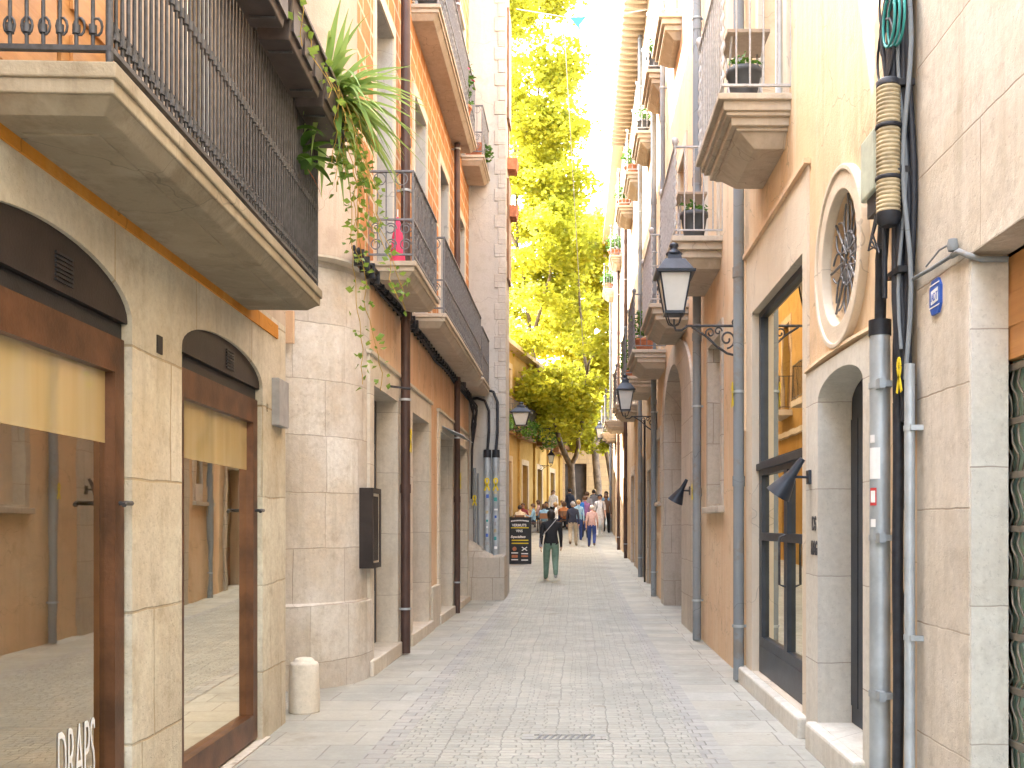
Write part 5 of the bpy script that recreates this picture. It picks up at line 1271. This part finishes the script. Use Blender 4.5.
b2 = thing('broad_leaf_plant', L1.pt(6.1, bp, bz + .65), 'broad-leaved plant pushing out through the long railing under the planters', 'plant')
mb = MB()
for i in range(12):
    an = rnd(-1.3, 1.2); blade(mb, Vector(L1.pt(6.15 + rnd(-.12, .15), bp - .03, bz + rnd(.6, .85))), (cos(an), sin(an) * .8, rnd(-.1, .5)), rnd(.16, .30), rnd(.025, .042), rnd(.6, 1.6), 6)
part('foliage', mb, M['leaf_green'], b2, recalc=False)
mb = MB(); blade(mb, Vector(L1.pt(6.1, bp + .02, bz + .62)), (.5, .1, -.8), .2, .022, .5); part('dry_leaf', mb, M['terracotta'], b2, recalc=False)
vine = thing('hanging_vine', L1.pt(6.5, bp + .18, zt - .5), 'thin hanging vine of small leaves trailing from the end planter', 'vine')
mbs = MB(); pts = []
def strand(p, n, dx, amp=.05, dens=3, step=.06):
    P = [Vector(p)]
    for i in range(n):
        P.append(P[-1] + Vector((dx * .03 + rnd(-amp, amp) * .5, rnd(-amp, amp) * .5, -step)))
        for _ in range(random.choice((0, 1, 2, 2, dens))): q = P[-1]; pts.append((q.x + rnd(-.06, .06), q.y + rnd(-.06, .06), q.z + rnd(-.04, .04)))
    mbs.tube(P, .0025, 4, cap=False)
for i in range(15): strand(L1.pt(6.1 + i * .036, bp + .17 + rnd(0, .03), zt + .16), random.choice((12, 17, 8, 22, 9, 14)), rnd(-.1, .9), .05)
strand(L1.pt(6.55, bp + .2, zt - .3), 22, .1, .03, 2); strand(L1.pt(6.6, bp + .22, zt - .1), 26, .2, .04, 3)
for i in range(6): strand(L1.pt(4.4 + i * .35, bp + .17, zt + .22), random.choice((3, 5, 7)), .5, .06)
part('stem', mbs, M['leaf_dry'], vine); part('foliage', leaves(pts, .05, None, 'f', asp=.8), M['leaf_vine'], vine, recalc=False)
iv = thing('ivy', (-2.6, 45.5, 5.9), 'ivy spilling over the bracketed balcony of the golden ochre house', 'ivy')
pts = []
for i in range(40): q = F4.pt(5 + rnd(0, 12), .75 + rnd(-.1, .25), 5.9 + rnd(-.5, .35)); pts += blob_points(q, (.35, .35, .3), 30, .3)
part('foliage', leaves(pts, .16, None, 'f'), M['leaf_green'], iv, recalc=False)

# ------------------------------------------------------------------ PEOPLE
CM = {}
def cmat(name, col, rough=.8):
    if name not in CM: CM[name] = simple('cloth ' + name, col, rough, 0, .12, 14)
    return CM[name]
SKIN = simple('skin', (.50, .30, .20), .6, 0, .08, 14); SKIN2 = simple('tanned skin', (.40, .22, .14), .6, 0, .08, 14)
HAIR = {'dark': simple('dark hair', (.025, .018, .014), .6), 'brown': simple('brown hair', (.10, .055, .03), .6), 'grey': simple('grey hair', (.30, .29, .28), .7), 'white': simple('white hair', (.62, .60, .56), .7), 'blond': simple('blond hair', (.42, .28, .12), .6)}
def skin_body(V, E, Rr, mats, edge_mat, name, waist=None):
    me = bpy.data.meshes.new(name); me.from_pydata(V, E, [])
    ob = bpy.data.objects.new(name, me); COL.objects.link(ob)
    ob.modifiers.new('skin', 'SKIN'); sk = me.skin_vertices[0].data
    for i, r in enumerate(Rr): sk[i].radius = (r, r); sk[i].use_root = (i == 0)
    ob.modifiers['skin'].use_smooth_shade = True
    sb = ob.modifiers.new('sub', 'SUBSURF'); sb.levels = 2; sb.render_levels = 2
    bpy.context.view_layer.update()
    dg = bpy.context.evaluated_depsgraph_get(); out = bpy.data.meshes.new_from_object(ob.evaluated_get(dg))
    bpy.data.objects.remove(ob); bpy.data.meshes.remove(me)
    out.name = name; out.materials.clear()
    for m_ in mats: out.materials.append(m_)
    segs = [(Vector(V[a_]), Vector(V[b_]), (Rr[a_] + Rr[b_]) / 2) for a_, b_ in E]
    for p in out.polygons:
        c = p.center; best = None
        for k, (A, B, r) in enumerate(segs):
            ab = B - A; t = max(0, min(1, (c - A).dot(ab) / max(1e-9, ab.length_squared))); d = (c - (A + ab * t)).length / r
            if best is None or d < best[0]: best = (d, k)
        mi = edge_mat[best[1]]
        if waist is not None and mi < 2 and best[1] < 2 + 0 or (waist is not None and mi == 1 and c.z > waist): mi = 0 if c.z > waist else 1
        p.material_index = mi; p.use_smooth = True
    return out
def person(loc, yaw, h, top, legs, shoe, hair, label, pose='walk', ph=1, skin=None, sleeve=True, shorts=False, build=1.0, hairlen=0.0, cap=None, bent=0.0, arm=None):
    """local +y is where the person faces"""
    sk = skin or SKIN; b = build
    if pose == 'sit':
        pz = .50; hipy = 0
    else: pz = .93
    V = [(0, 0, pz), (0, .00 + bent * .1, pz + .17), (0, bent * .25, pz + .37), (0, bent * .36 - .005, pz + .50), (0, bent * .42 + .01, pz + .57), (0, bent * .45 + .025, pz + .655), (0, bent * .47 + .02, pz + .72)]
    Rr = [.135 * b, .125 * b, .125 * b, .06, .055, .088, .072]
    E = [(0, 1), (1, 2), (2, 3), (3, 4), (4, 5), (5, 6)]; EM = [0, 0, 0, 2, 2, 2]
    top_v = V[2]
    for s in (-1, 1):
        sh = len(V); V.append((s * .165 * b, top_v[1], pz + .43)); Rr.append(.062 * b); E.append((2, sh)); EM.append(0)
        sw = s * ph
        if arm: el, wr = arm[0 if s < 0 else 1]; el = (s * el[0], el[1], el[2] + pz - .93); wr = (s * wr[0], wr[1], wr[2] + pz - .93)
        elif pose == 'sit': el = (s * .24, .10, pz + .18); wr = (s * .17, .33, pz + .27)
        else: el = (s * .205 * b, -.03 - .05 * sw, pz + .155); wr = (s * .215 * b, .03 - .13 * sw, pz - .085)
        i = len(V); V.append(el); Rr.append(.046 * b); E.append((sh, i)); EM.append(0)
        V.append(wr); Rr.append(.032); E.append((i, i + 1)); EM.append(0 if sleeve else 2)
        d = (Vector(wr) - Vector(el)).normalized()
        V.append(tuple(Vector(wr) + d * .075)); Rr.append(.034); E.append((i + 1, i + 2)); EM.append(2)
    hands = [(Vector(V[-1]), (Vector(V[-1]) - Vector(V[-2])).normalized(), 1), (Vector(V[-5]), (Vector(V[-5]) - Vector(V[-6])).normalized(), -1)]
    for s in (-1, 1):
        hp = len(V); V.append((s * .085 * b, 0, pz - .06)); Rr.append(.105 * b); E.append((0, hp)); EM.append(1)
        sw = s * ph
        if pose == 'sit': kn = (s * .12, .42, .50); an = (s * .12, .40, .09); toe = (s * .13, .56, .035)
        elif pose == 'stand': kn = (s * .10, .02, .49); an = (s * .11, .0, .09); toe = (s * .125, .16, .035)
        else:
            if sw > 0: kn = (s * .11, .16, .50); an = (s * .12, .22, .09); toe = (s * .14, .38, .045)
            else: kn = (s * .10, .03, .50); an = (s * .10, -.26, .22); toe = (s * .10, -.20, .07)
        i = len(V); V += [kn, an, toe]; Rr += [.076 * b, .062 if not shorts else .045, .040]
        E += [(hp, i), (i, i + 1), (i + 1, i + 2)]; EM += [1, 2 if shorts else 1, 3]
    hs = (h / 1.70)
    if pose != 'sit': 
        hs = h / (pz + .795)
    me = skin_body(V, E, Rr, [top, legs, sk, shoe], EM, 'person', pz - .045 if pose != 'sit' else None)
    # hands, face details joined into the same mesh
    bm = bmesh.new(); bm.from_mesh(me)
    def tubebm(pts, r, mi):
        q = MB(); q.tube(pts, r, 6); vs = [bm.verts.new(v) for v in q.v]
        for f in q.f:
            try: fc = bm.faces.new([vs[k] for k in f]); fc.material_index = mi; fc.smooth = True
            except ValueError: pass
    for P, d, s in hands:
        sd3 = d.cross(Vector((1, 0, 0))); sd3 = sd3.normalized() if sd3.length > .1 else Vector((0, 1, 0))
        inn = Vector((-s, 0, 0))
        for k, L in enumerate((.062, .072, .068, .052)):
            p0 = P + d * .015 + sd3 * (.018 * (k - 1.5)); p1 = p0 + d * L * .55 + inn * .004; p2 = p1 + d * L * .4 + inn * .018
            tubebm([p0, p1, p2], [.0095, .0088, .0065], 2)
        p0 = P - d * .04 + sd3 * .025; p1 = p0 + sd3 * .02 + d * .03 + inn * .01; tubebm([p0, p1, p1 + d * .03 + inn * .008], [.011, .010, .008], 2)
    hc = Vector(V[5])
    tubebm([hc + Vector((0, .075, .03)), hc + Vector((0, .105, -.005)), hc + Vector((0, .08, -.02))], [.008, .013, .012], 2)
    for s in (-1, 1):
        tubebm([hc + Vector((s * .082, -.005, .03)), hc + Vector((s * .094, -.012, .01)), hc + Vector((s * .084, -.003, -.025))], [.008, .012, .008], 2)
    bm.to_mesh(me); bm.free()
    o = bpy.data.objects.new('person', me); COL.objects.link(o); OFF[o.name] = Vector((0, 0, 0))
    tag(o, label, 'person')
    # hair: a cap that covers crown and back of the head
    mb = MB(); vs = []; fs = []; nu, nv = 16, 9
    for j in range(nv + 1):
        for i in range(nu):
            an = 2 * pi * i / nu; el_ = pi / 2 - (pi * .72) * j / nv
            fr_ = max(0, sin(an))
            if el_ < .25: fr_lim = .45 + .0 * fr_
            e2 = max(el_, .30 * fr_ - (.9 + hairlen * 0) * (1 - fr_))
            rr = .103 + .004 * sin(an * 7 + j)
            dz = 0
            if hairlen and fr_ < .4 and j > 5: dz = -hairlen * (j - 5) / (nv - 5)
            vs.append((hc.x + rr * .95 * cos(an) * cos(e2), hc.y - .008 + rr * 1.08 * sin(an) * cos(e2), hc.z + .018 + rr * 1.02 * sin(e2) + dz))
    for j in range(nv):
        for i in range(nu): fs.append((j * nu + i, j * nu + (i + 1) % nu, (j + 1) * nu + (i + 1) % nu, (j + 1) * nu + i))
    mb.add(vs, fs, True); part('hair' if not cap else 'cap', mb, cap or HAIR[hair], o)
    mb = MB()
    for s in (-1, 1): mb.lathe((hc.x + s * .033, hc.y + .083, hc.z + .012), [(.002, -.008), (.009, 0), (.002, .008)], 8)
    part('eye', mb, HAIR['dark'], o)
    mb = MB(); mb.box(WF, hc.x - .022, hc.x + .022, hc.y + .078, hc.y + .087, hc.z - .05, hc.z - .043); part('mouth', mb, M['terracotta'], o)
    o.location = loc; o.rotation_euler = (0, 0, yaw); o.scale = (hs, hs, hs)
    return o, V, hs
def at(x, y): return (x, y, gz(y) + .004)
blk = cmat('black', (.018, .018, .02)); grn = cmat('sage', (.15, .24, .18)); navy = cmat('navy', (.022, .03, .055)); beige = cmat('beige', (.42, .36, .26)); wht = cmat('white', (.76, .75, .72)); pinkc = cmat('rose', (.50, .34, .31)); blu = cmat('blue', (.03, .06, .22)); ltb = cmat('light blue', (.22, .38, .52)); org = cmat('orange', (.50, .19, .06)); red = cmat('red', (.20, .035, .04)); olive = cmat('olive', (.14, .14, .06)); cream = cmat('cream', (.6, .52, .4)); gry = cmat('grey', (.25, .25, .26)); brn = cmat('brown', (.12, .07, .045))
w_, V_, hs_ = person(at(-.55, 23), 0.05, 1.66, blk, grn, cmat('pale shoe', (.45, .44, .43)), 'dark', 'woman-sized walker seen from behind in black top and sage green trousers', ph=-1, build=1.14, hairlen=.05)
w_['label'] = 'person walking away in a black top and sage green trousers, nearest in the street'
# shoulder bag (own thing, carried)
bt = thing('shoulder_bag', (-.55, 23, gz(23)), 'grey shoulder bag on a pale strap, carried by the walker in black and green', 'bag')
mb = MB(); mb.frustum(WF, (-.83, -.75, 22.86, 23.06, gz(23) + .78), (-.82, -.76, 22.88, 23.04, gz(23) + 1.0)); part('body', mb, cmat('bag grey', (.33, .34, .38)), bt, bevel=.015)
mb = MB(); mb.tube([(-.79, 22.95, gz(23) + .98), (-.70, 22.845, gz(23) + 1.1), (-.58, 22.815, gz(23) + 1.24), (-.46, 22.84, gz(23) + 1.38), (-.41, 22.93, gz(23) + 1.45)], .010, 6); part('strap', mb, cmat('strap', (.38, .37, .37)), bt)
person(at(-.08, 38.3), 0, 1.74, navy, beige, brn, 'grey', 'person with grey hair walking away in a navy sweater and beige trousers', ph=1, build=1.05)
person(at(.64, 37.6), -.05, 1.62, pinkc, blu, brn, 'white', 'person with white hair walking away in a rose top and blue cropped trousers', ph=-1, sleeve=False, build=1.05, bent=.15)
o_, _, _ = person(at(1.05, 42), pi, 1.80, wht, wht, wht, 'dark', 'person all in white with a dark cap walking towards the viewer', ph=1, cap=cmat('cap', (.03, .03, .04)), sleeve=False)
mb = MB()
for s in (-1, 1): mb.tube([(s * .10, .135, 1.12), (s * .11, .14, 1.25), (s * .11, .10, 1.38), (s * .11, 0, 1.41)], .016, 6)
part('backpack_strap', mb, gry, o_)
person(at(.42, 41.2), .2, 1.78, cmat('plaid', (.25, .12, .28)), navy, brn, 'brown', 'person in a plaid shirt with a bright blue pack, beside the one all in white', pose='stand')
mb = MB(); mb.frustum(WF, (.14, .40, 41.0, 41.18, gz(41) + 1.0), (.16, .38, 41.02, 41.17, gz(41) + 1.5)); solo('backpack', mb, cmat('bright blue', (.02, .16, .55)), 'bright blue backpack on the back of the person in plaid', 'backpack', bevel=.04)
person(at(.14, 40.2), .1, 1.68, ltb, blu, brn, 'blond', 'person with fair hair in a light blue dress shirt half hidden by the navy sweater', pose='walk')
person(at(1.36, 43.5), .0, 1.72, brn, blk, blk, 'brown', 'person in brown and black by the right-hand house front, behind the one in white')
person(at(1.45, 46.3), pi, 1.72, ltb, navy, blk, 'dark', 'person in light blue and dark jeans at the far right-hand house front', pose='stand')
person(at(.9, 47.5), .3, 1.75, gry, blk, blk, 'dark', 'person in grey standing behind the strollers under the trees', pose='stand')
for x_, y_, yw, tp_, lg_, hr_, lb_ in ((-.25, 47.6, .5, navy, navy, 'dark', 'person in dark blue standing behind the seated guests by the forked tree'), (-1.05, 48.2, pi, wht, blk, 'brown', 'person in white shirt and black trousers waiting on the terrace tables'),
      (.55, 44.6, 0, gry, blu, 'brown', 'person in a grey jacket beyond the one in plaid'), (.95, 49.5, pi, blk, blk, 'blond', 'fair-haired person in black under the second plane tree')):
    person(at(x_, y_), yw, rnd(1.66, 1.8), tp_, lg_, blk, hr_, lb_, pose='stand')
# terrace: tables, chairs and guests
def make_table():
    t = thing('cafe_table', (0, 0, 0), 'table', 'table', 'cafe tables on the terrace')
    mb = MB(); mb.box(WF, -.36, .36, -.36, .36, .71, .74); part('top', mb, M['wood_orange'], t, bevel=.006)
    for sx in (-1, 1):
        for sy in (-1, 1): mb = MB(); mb.tube([(sx * .31, sy * .31, 0), (sx * .30, sy * .30, .71)], .016, 6); part('leg', mb, M['iron'], t)
    return t
def make_chair():
    t = thing('cafe_chair', (0, 0, 0), 'chair', 'chair', 'dark chairs on the terrace')
    mb = MB(); mb.box(WF, -.21, .21, -.21, .21, .43, .455); part('seat', mb, M['wood_door'], t, bevel=.006)
    mb = MB(); mb.box(WF, -.2, .2, -.235, -.213, .62, .86); part('backrest', mb, M['wood_door'], t, bevel=.005)
    for sx in (-1, 1):
        mb = MB(); mb.tube([(sx * .19, -.22, 0), (sx * .19, -.2, .43), (sx * .19, -.24, .86)], .014, 6); part('leg', mb, M['iron'], t)
        mb = MB(); mb.tube([(sx * .19, .2, 0), (sx * .18, .19, .43)], .014, 6); part('leg', mb, M['iron'], t)
    return t
tb, ch = make_table(), make_chair()
TP = [(-2.35, 43.2, 'wooden cafe table nearest the menu board'), (-1.35, 44.4, 'wooden cafe table in the middle of the terrace'), (-.55, 46.0, 'wooden cafe table nearest the forked tree trunk'), (-2.2, 46.4, 'wooden cafe table by the golden ochre house')]
for i, (x, y, lb) in enumerate(TP):
    o = tb if i == 0 else dup(tb, (0, 0, 0), 0)
    o.location = at(x, y); o['label'] = lb
seats = [(-2.35, 42.45, 0, cream, olive, 'dark', 'person seated with their back to the viewer in a cream shirt and olive vest'), (-2.95, 43.3, -pi / 2, olive, beige, 'blond', 'person seated at the far left in olive beside the corner of the house'),
         (-1.82, 43.6, pi / 2, ltb, navy, 'brown', 'person seated in light blue at the table nearest the menu board'), (-2.3, 44.0, pi, red, navy, 'brown', 'person seated in red facing the viewer, behind the menu board'),
         (-1.35, 43.65, 0, ltb, gry, 'brown', 'person seated in pale blue with their back to the viewer, middle table'), (-.85, 44.5, pi / 2, wht, navy, 'blond', 'fair person seated in white at the middle table'),
         (-1.3, 45.2, pi, blk, blk, 'dark', 'dark-haired person seated in black at the middle table'), (-.5, 45.2, 0, org, navy, 'brown', 'person seated in a muted orange top near the forked tree'),
         (-.05, 46.1, pi / 2, brn, blk, 'dark', 'person seated in brown close to the forked tree trunk'), (-.6, 46.8, pi, cream, blu, 'blond', 'fair person seated in cream facing the viewer by the forked tree'),
         (-1.7, 46.5, pi / 2, pinkc, navy, 'brown', 'person seated in pink by the golden ochre house')]
for i, (x, y, yaw, tp_, lg_, hr, lb) in enumerate(seats):
    g_ = gz(y) + .004
    person((x, y, g_), yaw, 1.72, tp_, lg_, blk, hr, lb, pose='sit', hairlen=.06 if i % 3 == 1 else 0, skin=SKIN2 if i % 4 == 0 else SKIN)
    o = ch if i == 0 else dup(ch, (0, 0, 0), 0)
    bx, byy = x + .06 * sin(yaw), y - .06 * cos(yaw)
    o.location = (bx, byy, g_ - .004); o.rotation_euler = (0, 0, yaw)
    o['label'] = 'dark cafe chair under the ' + lb.replace('person seated', 'person').replace('fair person', 'fair one')[:60].rsplit(' ', 1)[0] if False else 'dark cafe chair on which sits the ' + ' '.join(lb.split()[:9])
